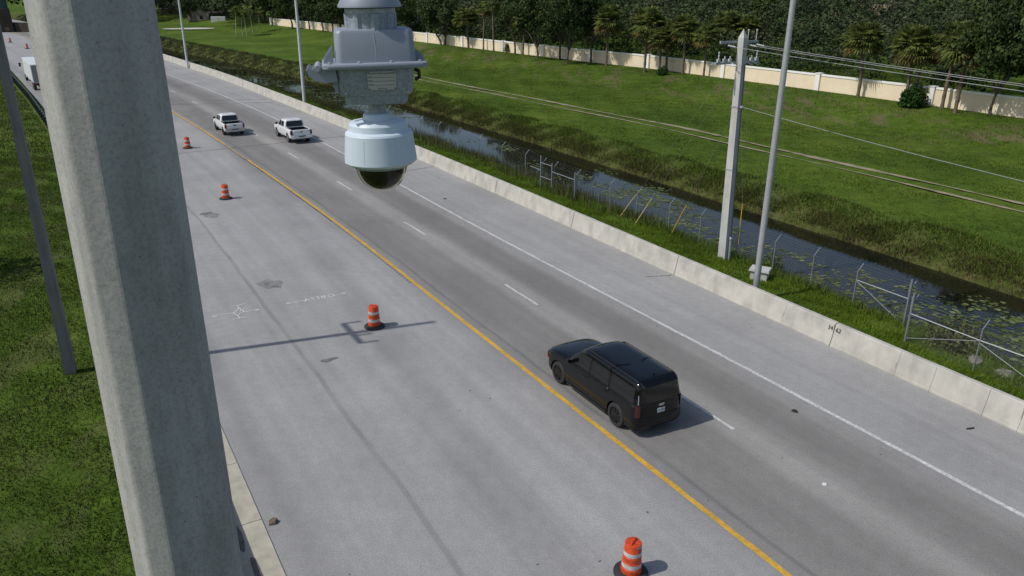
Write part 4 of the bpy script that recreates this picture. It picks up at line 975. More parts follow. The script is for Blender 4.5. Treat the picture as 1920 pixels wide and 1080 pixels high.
for s0 in np.arange(20, 258, 3.6):   # shaded undergrowth close behind the wall
    for r0 in (4.0, 7.5, 11.0, 14.5, 18, 22):
        s = s0 + rng.uniform(-1.5, 1.5)
        if 104 < s < 122 and r0 < 14 and rng.uniform() < 0.7: continue
        if s < 66 and r0 < 10 and rng.uniform() < 0.55: continue
        crown_fill(s, float(WAL(s)) + r0 + rng.uniform(-1, 1), rng.uniform(2.4, 4.2) + r0 * 0.2, rng.uniform(2.0, 3.0), 300 if s < 160 else 180, 0.36 if s < 160 else 0.5)
for s0 in np.arange(255, 420, 5.5):
    for q0 in np.arange(-60, 75, 5.5):
        P = w3(s0, q0)
        if q0 < 46 and s0 < 318: continue
        if q0 < float(BAR(min(s0, 420))) + 22: 
            if s0 < 372: continue
        if s0 < 330 and q0 > float(WAL(s0)) + 12: pass
        crown_fill(s0 + rng.uniform(-2, 2), q0 + rng.uniform(-2, 2), rng.uniform(7, 11), rng.uniform(3.3, 4.8), 170, 1.0)
wood = np_mesh('woodland', np.concatenate(vv), np.concatenate(ff), M['far_leaf'])
a = wood.data.attributes.new('tint', 'FLOAT', 'POINT'); a.data.foreach_set('value', np.concatenate(tint).astype(np.float32))
_n, _l = M['far_leaf'].node_tree.nodes, M['far_leaf'].node_tree.links
_at = _n.new('ShaderNodeAttribute'); _at.attribute_name = 'tint'
_tc = ramp(_n, _l, _at.outputs['Fac'], [(0.0, (0.55, 0.62, 0.5)), (0.3, (0.85, 1.05, 0.7)), (0.6, (1.1, 1.15, 1.0)), (0.8, (1.45, 1.35, 1.35)), (1.0, (1.0, 1.45, 0.7))])
_p = _n['Principled BSDF']; _src = _p.inputs['Base Color'].links[0].from_socket
_l.new(mix(_n, _l, 1.0, _src, _tc, 'MULTIPLY'), _p.inputs['Base Color'])
tag(wood, 'dense dark wood of broadleaf crowns filling the background behind the wall', 'woodland', kind='stuff')

# trees left of the frame whose shade falls on the verge
for x, y, lb, k_, sc in ((-27.5, 34.5, 'broad tree at the left of the verge shading the grass', 'green_a', 0.75), (-45, 55, 'broad tree farther along the left verge', 'green_a', 0.85)):
    plant(k_, (x - 3, y, -0.05), lb, 'tree', 'trees along the left verge', 'verge_tree', sc, 1.0)

# ------------------------------------------------------------------ houses, trailer
def house(loc, rz, L, Wd, hw, hr, label, roof, wallm='house_wall'):
    t = empty('house', loc, rz, label, 'house', 'houses among the trees')
    mb = MB(); mb.box((0, 0, hw / 2), (L, Wd, hw)); mb.add([(-L / 2, -Wd / 2, hw), (-L / 2, Wd / 2, hw), (-L / 2, 0, hw + hr * 0.95)], [(0, 1, 2)]); mb.add([(L / 2, -Wd / 2, hw), (L / 2, Wd / 2, hw), (L / 2, 0, hw + hr * 0.95)], [(0, 1, 2)]); mb.build('wall', M[wallm], t, fix=False)
    e = 0.5; mb = MB()
    for sg in (-1, 1):
        mb.hexa([(-L / 2 - e, sg * (Wd / 2 + e), hw - 0.25), (L / 2 + e, sg * (Wd / 2 + e), hw - 0.25), (L / 2 + e, 0, hw + hr), (-L / 2 - e, 0, hw + hr)], [(-L / 2 - e, sg * (Wd / 2 + e), hw - 0.05), (L / 2 + e, sg * (Wd / 2 + e), hw - 0.05), (L / 2 + e, 0, hw + hr + 0.2), (-L / 2 - e, 0, hw + hr + 0.2)])
    mb.build('roof', M[roof], t)
    for x in (-L * 0.25, L * 0.2):
        w_ = MB().box((x, -Wd / 2 - 0.03, hw * 0.55), (1.3, 0.08, 1.2)).build('window', M['glass_dark'], t); MB().box((x, -Wd / 2 - 0.05, hw * 0.55 - 0.65), (1.5, 0.14, 0.1)).build('sill', M['cream_white'], w_)
    w_ = MB().box((-L / 2 - 0.03, -Wd * 0.15, hw * 0.55), (0.08, 1.3, 1.2)).build('window', M['glass_dark'], t)
    return t
house((-106.5, 287, 0.8), R(70), 11, 9, 3.3, 2.6, 'tan gabled house among the dark trees above the far lawn', 'roof_grey')
house((-134, 330, 0.8), R(20), 13, 9, 3.2, 2.6, 'pale house with low grey roof behind the leftmost street light', 'roof_grey')
house((94, 217, 2.6), R(25), 12, 10, 3.0, 4.0, 'house with salmon tiled roof showing above the trees at the right', 'roof_tile')
house((70, 190, 2.4), R(40), 11, 9, 2.8, 3.6, 'house with pale brown roof just showing above the trees', 'roof_tile')
tl = empty('cargo_trailer', (-98.0, 272.5, 0.9), R(8), 'white enclosed cargo trailer parked by the trees on the far lawn', 'trailer')
bevel(MB().box((0, 0, 1.35), (4.6, 2.1, 1.9)).build('body', M['trailer'], tl), 0.1)
MB().box((2.75, 0, 0.45), (1.1, 0.12, 0.12)).build('hitch', M['black'], tl)
for x in (-0.45, 0.45):
    for sg in (-1, 1): MB().lathe([(0.05, -0.1), (0.33, -0.1), (0.33, 0.1), (0.05, 0.1)], 14, (x, sg * 1.0, 0.33), 'Y').build('wheel', M['rubber'], tl, smooth=True)
MB().box((0.1, -1.07, 1.3), (0.05, 0.04, 1.5)).build('door_seam', M['galv'], tl)

# ------------------------------------------------------------------ far left gantry pier, guardrail, near-left post
gx = empty('gantry_pier', (-145.0, 233.5, 0), R(30), 'huge pier, green above and dark brown below, at the top left beyond the barrels', 'pier')
bevel(MB().hexa([(-1.9, -1.9, -0.3), (1.9, -1.9, -0.3), (1.9, 1.9, -0.3), (-1.9, 1.9, -0.3)], [(-1.65, -1.65, 6.3), (1.65, -1.65, 6.3), (1.65, 1.65, 6.3), (-1.65, 1.65, 6.3)]).build('base', M['dark_brown'], gx), 0.1)
MB().lathe([(1.45, 6.3), (1.3, 12), (1.2, 20)], 20).build('column', M['green_steel'], gx, smooth=True)
MB().lathe([(0.55, -0.1), (0.62, 0.0), (0.55, 0.1)], 14, (0.3, -1.95, 0.9), 'Y').build('round_plate', M['palm_bark'], gx)
mw_ = empty('pier_wall', (-139.5, 233.5, 0), R(-8), 'low dark wall beside the huge pier at the top left', 'wall')
bevel(MB().box((0, 0, 1.2), (7.2, 1.0, 2.6)).build('body', M['dark_brown'], mw_), 0.06); MB().box((0, 0, 2.57), (7.3, 1.1, 0.12)).build('cap', M['post_concrete'], mw_)
GRL = lambda s: float(np.interp(s, [44, 75, 90, 112, 156, 200, 240], [1.1, 0.0, -1.0, -2.6, -6.5, -11.4, -17.4]))
gr = empty('guardrail', w3(100, -2, 0), 0, 'dark steel guardrail on posts between the left verge and the road', 'guardrail')
sec = [(0.0, 0.42), (0.07, 0.47), (0.07, 0.53), (0.0, 0.58), (0.0, 0.62), (0.07, 0.67), (0.07, 0.73), (0.0, 0.78)]
s0 = 46.0
while s0 < 236:
    s1 = s0 + 3.81
    ring_ = lambda s_: [w3(s_, GRL(s_) + a, b) for a, b in sec] + [w3(s_, GRL(s_) + a - 0.012, b) for a, b in sec[::-1]]
    child_at(MB().rings([ring_(s0 + 0.004), ring_(s1 - 0.004)]).build('rail_panel', M['guard']), gr)
    for s_ in (s0 + 0.3, s0 + 2.2):
        c_ = w3(s_, GRL(s_) - 0.17, 0.3); child_at(MB().box((c_.x, c_.y, 0.28), (0.15, 0.2, 0.98), R(-60)).build('post', M['guard']), gr)
        c_ = w3(s_, GRL(s_) - 0.05, 0.3); child_at(MB().box((c_.x, c_.y, 0.72), (0.1, 0.14, 0.2), R(-60)).build('block', M['fence_rail']), gr)
    s0 = s1
lp = empty('roadside_post', (-16.28, 25.68, 0), 0, 'slim square concrete post in the left verge beside the big pole', 'utility pole')
def ring4b(z, hw, rot=R(22)): return [Vector((hw * 1.414 * math.cos(rot + math.pi / 4 + k_ * math.pi / 2), hw * 1.414 * math.sin(rot + math.pi / 4 + k_ * math.pi / 2), z)) for k_ in range(4)]
MB().rings([ring4b(-0.4, 0.185), ring4b(15.9, 0.11)]).build('shaft', M['post_concrete'], lp)
aa = Vector((AX[0], AX[1], 0))
MB().box(Vector((0, 0, 11.9)), (2.3, 0.14, 0.16), R(120)).build('crossarm', M['galv'], lp)
for t in (-1.1, -0.3, 1.1):
    c_ = aa * t + Vector((0, 0, 11.95)); MB().tube([c_, c_ + Vector((0, 0, 0.75))], 0.07, 8).build('insulator', M['insulator'], lp)

# ------------------------------------------------------------------ big foreground pole
bp = empty('camera_pole', (-1.694, 3.305, 0), 0, 'massive chamfered concrete pole filling the left foreground', 'pole')
FN = R(-46)   # bearing of the wide shaded face
def pole_ring(z):
    # flat width as measured: 0.492 at 13.37 m, 0.540 at 10.49 m
    wd = 0.492 + (13.37 - z) * 0.0165; kf = wd / 250 * 0.94; s_ = 135 * kf / 2; c_ = 65 * kf / math.sqrt(2)
    o_ = s_ + c_; pts = [(o_, -s_), (o_, s_), (s_, o_), (-s_, o_), (-o_, s_), (-o_, -s_), (-s_, -o_), (s_, -o_)]
    return [Vector((x * math.cos(FN) - y * math.sin(FN), x * math.sin(FN) + y * math.cos(FN), z)) for x, y in pts]
o = MB().rings([pole_ring(z) for z in (-0.3, 4, 8, 12, 15.6)]).build('shaft', M['pole_concrete'], bp); bevel(o, 0.018, 3, 20)
seamn = Vector((math.cos(FN), math.sin(FN), 0)); st_ = Vector((-seamn.y, seamn.x, 0))
mb = MB(); rad_ = lambda z: (0.492 + (13.37 - z) * 0.0165) / 250 * 0.94 * (67.5 + 65 / math.sqrt(2))
mb.tube([seamn * (rad_(z) - 0.002) + st_ * (0.01 * math.sin(z * 3)) + Vector((0, 0, z)) for z in np.linspace(8, 15.5, 40)], 0.004, 6); mb.build('mould_seam', M['pole_concrete'], bp)
# chips and form-tie marks
mb = MB()
for i in range(110):
    f_ = FN - R(random.choice((0, 0, 45, 45, 90))); nn = Vector((math.cos(f_), math.sin(f_), 0)); tt = Vector((-nn.y, nn.x, 0)); z = random.uniform(10.3, 13.6)
    c_ = nn * (rad_(z) + 0.0005) + tt * random.uniform(-0.07, 0.07) + Vector((0, 0, z)); r_ = random.choice((0.0012, 0.0015, 0.002, 0.003))
    mb.add([c_ + tt * r_ * math.cos(a) * random.uniform(0.6, 1.3) + Vector((0, 0, 1.6 * r_ * math.sin(a))) for a in np.linspace(0, 6.28, 7, endpoint=False)], [tuple(range(7))])
tag(mb.build('bug_holes', M['ink'], bp, fix=False), kind='stuff')

# ------------------------------------------------------------------ hanging traffic camera
cx, cy = -0.4275, 2.509
tc_ = empty('traffic_camera', (cx, cy, 12.8), 0, 'grey and white dome traffic camera hanging from its cast housing in the foreground', 'camera')
tc_.rotation_euler = (0, R(-1.2), R(13)); tc_.scale = (0.955, 0.955, 1.0)
K = 2.5 / 1460
zz = lambda z: z - 12.8
def rrect(x0, x1, y0, y1, rc, z, n_=4):
    pts = []
    for (px_, py_, a0) in ((x1 - rc, y1 - rc, 0), (x0 + rc, y1 - rc, 90), (x0 + rc, y0 + rc, 180), (x1 - rc, y0 + rc, 270)):
        for k_ in range(n_ + 1):
            a = R(a0 + 90 * k_ / n_); pts.append((px_ + rc * math.cos(a), py_ + rc * math.sin(a), z))
    return pts
# arm back to the pole
AO = Vector((0, 0, 14.3))
dvec = Vector((cx + 1.694, cy - 3.305, 0)); MB().tube([AO + dvec * 0.18, AO + dvec * 0.6 + Vector((0, 0, 0.12)), AO + dvec], [0.06, 0.055, 0.05], 12).build('arm', M['galv'], bp, smooth=True)
MB().tube([AO + dvec + Vector((0, 0, 0.06)), AO + dvec + Vector((0, 0, -0.78))], 0.05, 14).build('drop_pipe', M['galv'], bp, smooth=True)
MB().lathe([(0.045, 0.72), (0.052, 0.66), (0.078, 0.615), (0.100, 0.578), (0.100, 0.572), (0.07, 0.572)], 32, (0, 0, 0), cap1=True).build('shroud', M['cast'], tc_, smooth=True)
MB().lathe([(0.0795, 0.5555), (0.0795, 0.5685), (0.075, 0.572), (0.04, 0.572)], 32).build('collar_ring', M['galv'], tc_, smooth=True)
mb = MB(); mb.lathe([(0.0735, 0.505), (0.0755, 0.5553)], 28)
for k_ in range(8):
    a = k_ * math.pi / 4 + 0.12; mb.tube([(0.068 * math.cos(a), 0.068 * math.sin(a), 0.5), (0.068 * math.cos(a), 0.068 * math.sin(a), 0.555)], 0.016, 10)
mb.build('neck', M['cast_mottled'], tc_, smooth=True)
ub_ = MB().rings([rrect(-0.122, 0.131, -0.09, 0.09, 0.022, zz(13.214)), rrect(-0.119, 0.125, -0.086, 0.086, 0.022, zz(13.30)), rrect(-0.115, 0.121, -0.082, 0.082, 0.02, zz(13.309)), rrect(-0.112, 0.11, -0.07, 0.07, 0.02, zz(13.312))])
ub_.build('upper_housing', M['cast'], tc_, smooth=True, angle=50)
MB().rings([rrect(-0.160, 0.160, -0.108, 0.108, 0.02, zz(13.1995)), rrect(-0.164, 0.164, -0.112, 0.112, 0.02, zz(13.203)), rrect(-0.164, 0.164, -0.112, 0.112, 0.02, zz(13.2135)), rrect(-0.160, 0.160, -0.108, 0.108, 0.02, zz(13.217))]).build('flange', M['cast'], tc_, smooth=True, angle=50)
MB().rings([rrect(-0.112, 0.108, -0.078, 0.078, 0.02, zz(13.118)), rrect(-0.118, 0.115, -0.083, 0.083, 0.022, zz(13.126)), rrect(-0.124, 0.124, -0.088, 0.088, 0.022, zz(13.1995))]).build('lower_housing', M['cast_mottled'], tc_, smooth=True, angle=50)
MB().rings([rrect(-0.092, 0.09, -0.066, 0.066, 0.02, zz(13.089)), rrect(-0.1, 0.098, -0.072, 0.072, 0.02, zz(13.094)), rrect(-0.103, 0.101, -0.074, 0.074, 0.02, zz(13.1178))]).build('bottom_step', M['cast_mottled'], tc_, smooth=True, angle=50)
# gussets, hinge hooks and latch
for yy in (-0.075, -0.02, 0.045):
    MB().hexa([(-0.128, yy, zz(13.2165)), (-0.158, yy, zz(13.2165)), (-0.158, yy, zz(13.225)), (-0.128, yy, zz(13.262))], [(-0.128, yy + 0.008, zz(13.2165)), (-0.158, yy + 0.008, zz(13.2165)), (-0.158, yy + 0.008, zz(13.225)), (-0.128, yy + 0.008, zz(13.262))]).build('gusset', M['cast'], tc_)
MB().hexa([(0.128, -0.05, zz(13.2165)), (0.158, -0.05, zz(13.2165)), (0.154, -0.05, zz(13.235)), (0.128, -0.05, zz(13.252))], [(0.128, 0.05, zz(13.2165)), (0.158, 0.05, zz(13.2165)), (0.154, 0.05, zz(13.235)), (0.128, 0.05, zz(13.252))]).build('gusset', M['cast'], tc_)
for yy in (-0.085, -0.03, 0.03):
    P2 = [(-0.125, 13.207), (-0.185, 13.209), (-0.196, 13.201), (-0.206, 13.207), (-0.214, 13.2), (-0.206, 13.182), (-0.186, 13.168), (-0.155, 13.161), (-0.12, 13.165)]
    MB().hexa([(a, yy, zz(b)) for a, b in P2], [(a, yy + 0.016, zz(b)) for a, b in P2]).build('hinge_hook', M['cast'], tc_)
MB().lathe([(0.009, -0.1), (0.009, 0.06)], 10, (-0.178, 0, zz(13.205)), 'Y').build('hinge_pin', M['galv'], tc_, smooth=True)
MB().tube([(0.128, -0.04, zz(13.19)), (0.14, -0.045, zz(13.183)), (0.141, -0.045, zz(13.165)), (0.128, -0.04, zz(13.158))], 0.006, 8).build('latch', M['black'], tc_, smooth=True)
for yy in (-0.07, -0.042):
    MB().hexa([(-0.120, yy, zz(13.125)), (-0.130, yy, zz(13.132)), (-0.140, yy, zz(13.170)), (-0.120, yy, zz(13.170))], [(-0.120, yy + 0.014, zz(13.125)), (-0.130, yy + 0.014, zz(13.132)), (-0.140, yy + 0.014, zz(13.170)), (-0.120, yy + 0.014, zz(13.170))]).build('fin', M['cast'], tc_)
# name plate, tilted with the face
npl = MB().hexa([(-0.028, -0.0905, zz(13.1365)), (0.061, -0.0905, zz(13.1365)), (0.061, -0.0925, zz(13.1905)), (-0.028, -0.0925, zz(13.1905))], [(-0.028, -0.0840, zz(13.1365)), (0.061, -0.0840, zz(13.1365)), (0.061, -0.0860, zz(13.1905)), (-0.028, -0.0860, zz(13.1905))]).build('name_plate', M['plate'], tc_)
def plate_text(body, size, x, z):
    text('plate_lettering', body, size, M['ink'], npl, Matrix.Translation((x, -0.0930, z)) @ Matrix.Rotation(R(90), 4, 'X'), 0.0002)
plate_text('NORTH STAR LIGHTING', 0.0070, 0.0165, zz(13.1845)); plate_text('DATE', 0.005, -0.021, zz(13.1745)); plate_text('MODEL', 0.005, -0.019, zz(13.1635)); plate_text('REF. NO.', 0.005, -0.0165, zz(13.152)); plate_text('MADE IN USA', 0.0048, 0.0165, zz(13.1405))
for z_, x0_ in ((13.173, -0.012), (13.162, -0.01), (13.1505, -0.005)):
    MB().box(((x0_ + 0.056) / 2, -0.0929, zz(z_)), (0.056 - x0_, 0.0004, 0.0007)).build('plate_rule', M['ink'], npl)
for x in (-0.0245, 0.0575):
    for z_ in (13.1395, 13.1875): MB().lathe([(0.0022, -0.0012), (0.0022, 0.001)], 8, (x, -0.0925, zz(z_)), 'Y').build('rivet', M['ink'], npl)
for x, z_ in ((-0.105, 13.1915), (0.105, 13.1915), (-0.098, 13.128), (0.098, 13.128)):
    MB().lathe([(0.0045, -0.0035), (0.0045, 0.0)], 8, (x, -0.0885 + (13.1915 - z_) * 0.07, zz(z_)), 'Y').build('bolt', M['galv'], tc_)
for x in (-0.14, -0.05, 0.05, 0.14):
    MB().lathe([(0.0055, 0.0), (0.0055, 0.004), (0.003, 0.0055)], 6, (x, -0.1, zz(13.2168))).build('bolt', M['galv'], tc_)
MB().tube([(0.0, -0.0882, zz(13.222)), (0.004, -0.0868, zz(13.26)), (0.001, -0.0855, zz(13.296))], 0.0016, 6).build('drip_streak', M['plate'], tc_)
MB().lathe([(0.030, zz(13.05)), (0.0285, zz(13.07)), (0.0275, zz(13.0888))], 24).build('stem', M['galv'], tc_, smooth=True)
MB().lathe([(0.05, zz(13.034)), (0.048, zz(13.052)), (0.044, zz(13.056)), (0.03, zz(13.058))], 28).build('mount_collar', M['housing'], tc_, smooth=True)
ngon = 16
hs = [(0.095, 12.891), (0.112, 12.8955), (0.1225, 12.904), (0.1225, 12.908), (0.1145, 12.985), (0.1145, 12.992), (0.111, 12.998), (0.1, 13.003), (0.0985, 13.022), (0.093, 13.030), (0.055, 13.0375), (0.03, 13.038)]
MB().lathe([(a, zz(b)) for a, b in hs], ngon, ph=R(11)).build('weather_shield', M['housing'], tc_, smooth=True, angle=24)
for a in (-62, -112, -168, -10, 60, 120): 
    a = R(a - 8); MB().tube([(0.1195 * math.cos(a), 0.1195 * math.sin(a), zz(12.912)), (0.1125 * math.cos(a), 0.1125 * math.sin(a), zz(12.984))], 0.0018, 6).build('shield_rib', M['housing'], tc_, smooth=True)
MB().lathe([(0.088, zz(12.8845)), (0.093, zz(12.8855)), (0.095, zz(12.8905)), (0.08, zz(12.8905))], 32).build('dome_ring', M['galv'], tc_, smooth=True)
def hemi(r0, zc, thick, n_=14):
    outer = [(r0 * math.cos(R(90 * k_ / n_)), zc - r0 * 0.98 * math.sin(R(90 * k_ / n_))) for k_ in range(n_)] + [(0.001, zc - r0 * 0.98)]
    inner = [((r0 - thick) * math.cos(R(90 * k_ / n_)), zc - (r0 - thick) * 0.98 * math.sin(R(90 * k_ / n_))) for k_ in range(n_)] + [(0.001, zc - (r0 - thick) * 0.98)]
    return outer[::-1] + inner
MB().lathe(hemi(0.0865, zz(12.8855), 0.003), 40, cap0=True, cap1=True).build('dome', M['dome'], tc_, smooth=True)
n_ = 14; MB().lathe([(0.0765 * math.cos(R(90 * k_ / n_)), zz(12.8852) - 0.0765 * math.sin(R(90 * k_ / n_))) for k_ in range(n_)][::-1] + [(0.0765, zz(12.886))], 32).build('inner_camera', M['black'], tc_, smooth=True)
text('maker_mark', 'AXIS', 0.0075, M['ink'], tc_, Matrix.Translation((0.029, -0.0925, zz(12.8880))) @ Matrix.Rotation(R(17), 4, 'Z') @ Matrix.Rotation(R(90), 4, 'X'))

# ------------------------------------------------------------------ vehicles (local x forward, y left)
HEAD = R(120)
def plan_ring(z, xr, xf, Y, rc, bow_f=0.0, bow_r=0.0, n_=6, zf=None):
    pts = []
    for (px_, py_, a0) in ((xf - rc, Y - rc, 0), (xr + rc, Y - rc, 90), (xr + rc, -Y + rc, 180), (xf - rc, -Y + rc, 270)):
        for k_ in range(n_ + 1):
            a = R(a0 + 90 * k_ / n_); pts.append([px_ + rc * math.cos(a), py_ + rc * math.sin(a), z])
    # extra stations along the straight runs so that slopes bend smoothly
    out = []
    for i, p_ in enumerate(pts):
        out.append(p_); nx_ = pts[(i + 1) % len(pts)]; d = math.dist(p_, nx_)
        if d > 0.5 * (xf - xr) or d > 0.9:
            m_ = 24 if d > 0.5 * (xf - xr) and d > 2 * Y * 0.9 else 10
            out += [[p_[j] + (nx_[j] - p_[j]) * k_ / m_ for j in range(3)] for k_ in range(1, m_)]
        else:
            m_ = 4 if d > 0.25 else 1
            out += [[p_[j] + (nx_[j] - p_[j]) * k_ / m_ for j in range(3)] for k_ in range(1, m_)]
    for p_ in out:
        t = p_[1] / Y
        if p_[0] > (xr + xf) / 2: p_[0] -= bow_f * t * t
        else: p_[0] += bow_r * t * t
    return out
class Rings:
    """stack of plan outlines, with lookups so that glass and trim follow the surface"""
    def __init__(s, rows, bow_f=0.0, bow_r=0.0): s.rows = rows; s.bf = bow_f; s.br = bow_r
    def at(s, z):
        zs = [r_[0] for r_ in s.rows]; return [float(np.interp(z, zs, [r_[k_] for r_ in s.rows])) for k_ in range(1, 5)]
    def rings(s):
        xs = s.rows[0]; N_ = None; out = []
        for z, xr, xf, Y, rc in s.rows:
            out.append((z, xr, xf, Y, rc))
        res = []
        ns = 26; ne = 10; nc = 5
        for z, xr, xf, Y, rc in out:
            rc = min(rc, Y * 0.95, (xf - xr) * 0.48); pts = []
            def seg(a, b, m_):
                for k_ in range(m_): pts.append([a[0] + (b[0] - a[0]) * k_ / m_, a[1] + (b[1] - a[1]) * k_ / m_, z])
            def arc(cx_, cy_, a0):
                for k_ in range(nc): a = R(a0 + 90 * k_ / nc); pts.append([cx_ + rc * math.cos(a), cy_ + rc * math.sin(a), z])
            seg((xf, -Y + rc), (xf, Y - rc), ne); arc(xf - rc, Y - rc, 0)
            seg((xf - rc, Y), (xr + rc, Y), ns); arc(xr + rc, Y - rc, 90)
            seg((xr, Y - rc), (xr, -Y + rc), ne); arc(xr + rc, -Y + rc, 180)
            seg((xr + rc, -Y), (xf - rc, -Y), ns); arc(xf - rc, -Y + rc, 270)
            for p_ in pts:
                t = p_[1] / Y
                if p_[0] > (xr + xf) / 2: p_[0] -= s.bf * t * t
                else: p_[0] += s.br * t * t
            res.append(pts)
        return res
    def fx(s, y, z):
        xr, xf, Y, rc = s.at(z); t = abs(y) - (Y - rc); x = xf - (rc - math.sqrt(max(0, rc * rc - t * t)) if t > 0 else 0); return x - s.bf * (y / Y) ** 2
    def rx(s, y, z):
        xr, xf, Y, rc = s.at(z); t = abs(y) - (Y - rc); x = xr + (rc - math.sqrt(max(0, rc * rc - t * t)) if t > 0 else 0); return x + s.br * (y / Y) ** 2
    def side(s, z): return s.at(z)[2]
def side_patch(G, sg, xb, zb, xt, zt, off, nz=5, nx=4):
    P = []
    for i in range(nz + 1):
        t = i / nz; z = zb + (zt - zb) * t; x0 = xb[0] + (xt[0] - xb[0]) * t; x1 = xb[1] + (xt[1] - xb[1]) * t
        P.append([(x0 + (x1 - x0) * k_ / nx, sg * (G.side(z) + off), z) for k_ in range(nx + 1)])
    return P
def end_patch(G, front, yb, zb, yt, zt, off, nz=6, ny=12):
    P = []
    for i in range(nz + 1):
        t = i / nz; z = zb + (zt - zb) * t; yy = yb + (yt - yb) * t; row = []
        for k_ in range(ny + 1):
            y = -yy + 2 * yy * k_ / ny; x = (G.fx(y, z) + off) if front else (G.rx(y, z) - off); row.append((x, y, z))
        P.append(row)
    return P
def cutter(kind, **k_):
    mb = MB()
    if kind == 'cyl': mb.lathe([(k_['r'], -0.42), (k_['r'], 0.42)], 28, k_['c'], 'Y')
    else: mb.box(k_['c'], k_['d'])
    return mb.build('cutter', M['black'])
def carve(o, cutters):
    for c_ in cutters: c_.parent = o.parent
    for c_ in cutters:
        m_ = o.modifiers.new('cut', 'BOOLEAN'); m_.operation = 'DIFFERENCE'; m_.solver = 'EXACT'; m_.object = c_
    apply_mods(o)
    for c_ in cutters: bpy.data.objects.remove(c_)
    o.data.shade_smooth(); o.data.set_sharp_from_angle(angle=R(32)); return o
def wheel(parent, x, y, r_, wd, rim, spokes=7, rim_r=0.68):
    sg = 1 if y > 0 else -1
    e = bpy.data.objects.new('wheel', None)
    w_ = MB().lathe([(r_ * 0.6, -wd / 2), (r_ * 0.93, -wd / 2), (r_, -wd * 0.36), (r_, wd * 0.36), (r_ * 0.93, wd / 2), (r_ * 0.72, wd / 2), (r_ * 0.68, wd * 0.3)], 28, (0, 0, 0), 'Y').build('wheel', M['rubber'], parent, smooth=True)
    w_.location = (x, y, r_)
    mb = MB(); R0 = r_ * rim_r; yo = sg * (wd * 0.40)
    mb.lathe([(R0, sg * wd * 0.32), (R0 * 1.04, sg * wd * 0.47), (R0 * 0.93, sg * wd * 0.47), (R0 * 0.9, sg * wd * 0.25)], 28, (0, 0, 0), 'Y', cap0=False, cap1=False)
    mb.lathe([(0.02, yo), (R0 * 0.24, yo), (R0 * 0.24, yo - sg * 0.05), (0.02, yo - sg * 0.05)], 12, (0, 0, 0), 'Y')
    for k_ in range(spokes):
        a = 2 * math.pi * k_ / spokes; d = Vector((math.sin(a), 0, math.cos(a))); q_ = Vector((math.cos(a), 0, -math.sin(a)))
        for of in (-0.055, 0.055):
            a_ = d * R0 * 0.15 + q_ * of * 0.35; b_ = d * R0 * 0.97 + q_ * of * 1.5
            nn = q_ * 0.018; up_ = Vector((0, sg * 0.012, 0)); c0 = Vector((0, yo, 0))
            mb.hexa([a_ - nn + c0 - up_, b_ - nn + c0 - up_, b_ + nn + c0 - up_, a_ + nn + c0 - up_], [a_ - nn + c0 + up_, b_ - nn + c0 + up_, b_ + nn + c0 + up_, a_ + nn + c0 + up_])
    mb.build('rim', M[rim], w_)
    MB().lathe([(0.02, yo - sg * 0.055), (R0 * 0.97, yo - sg * 0.055)], 20, (0, 0, 0), 'Y', cap1=False).build('brake_disc', M['black'], w_, fix=False)
    return w_

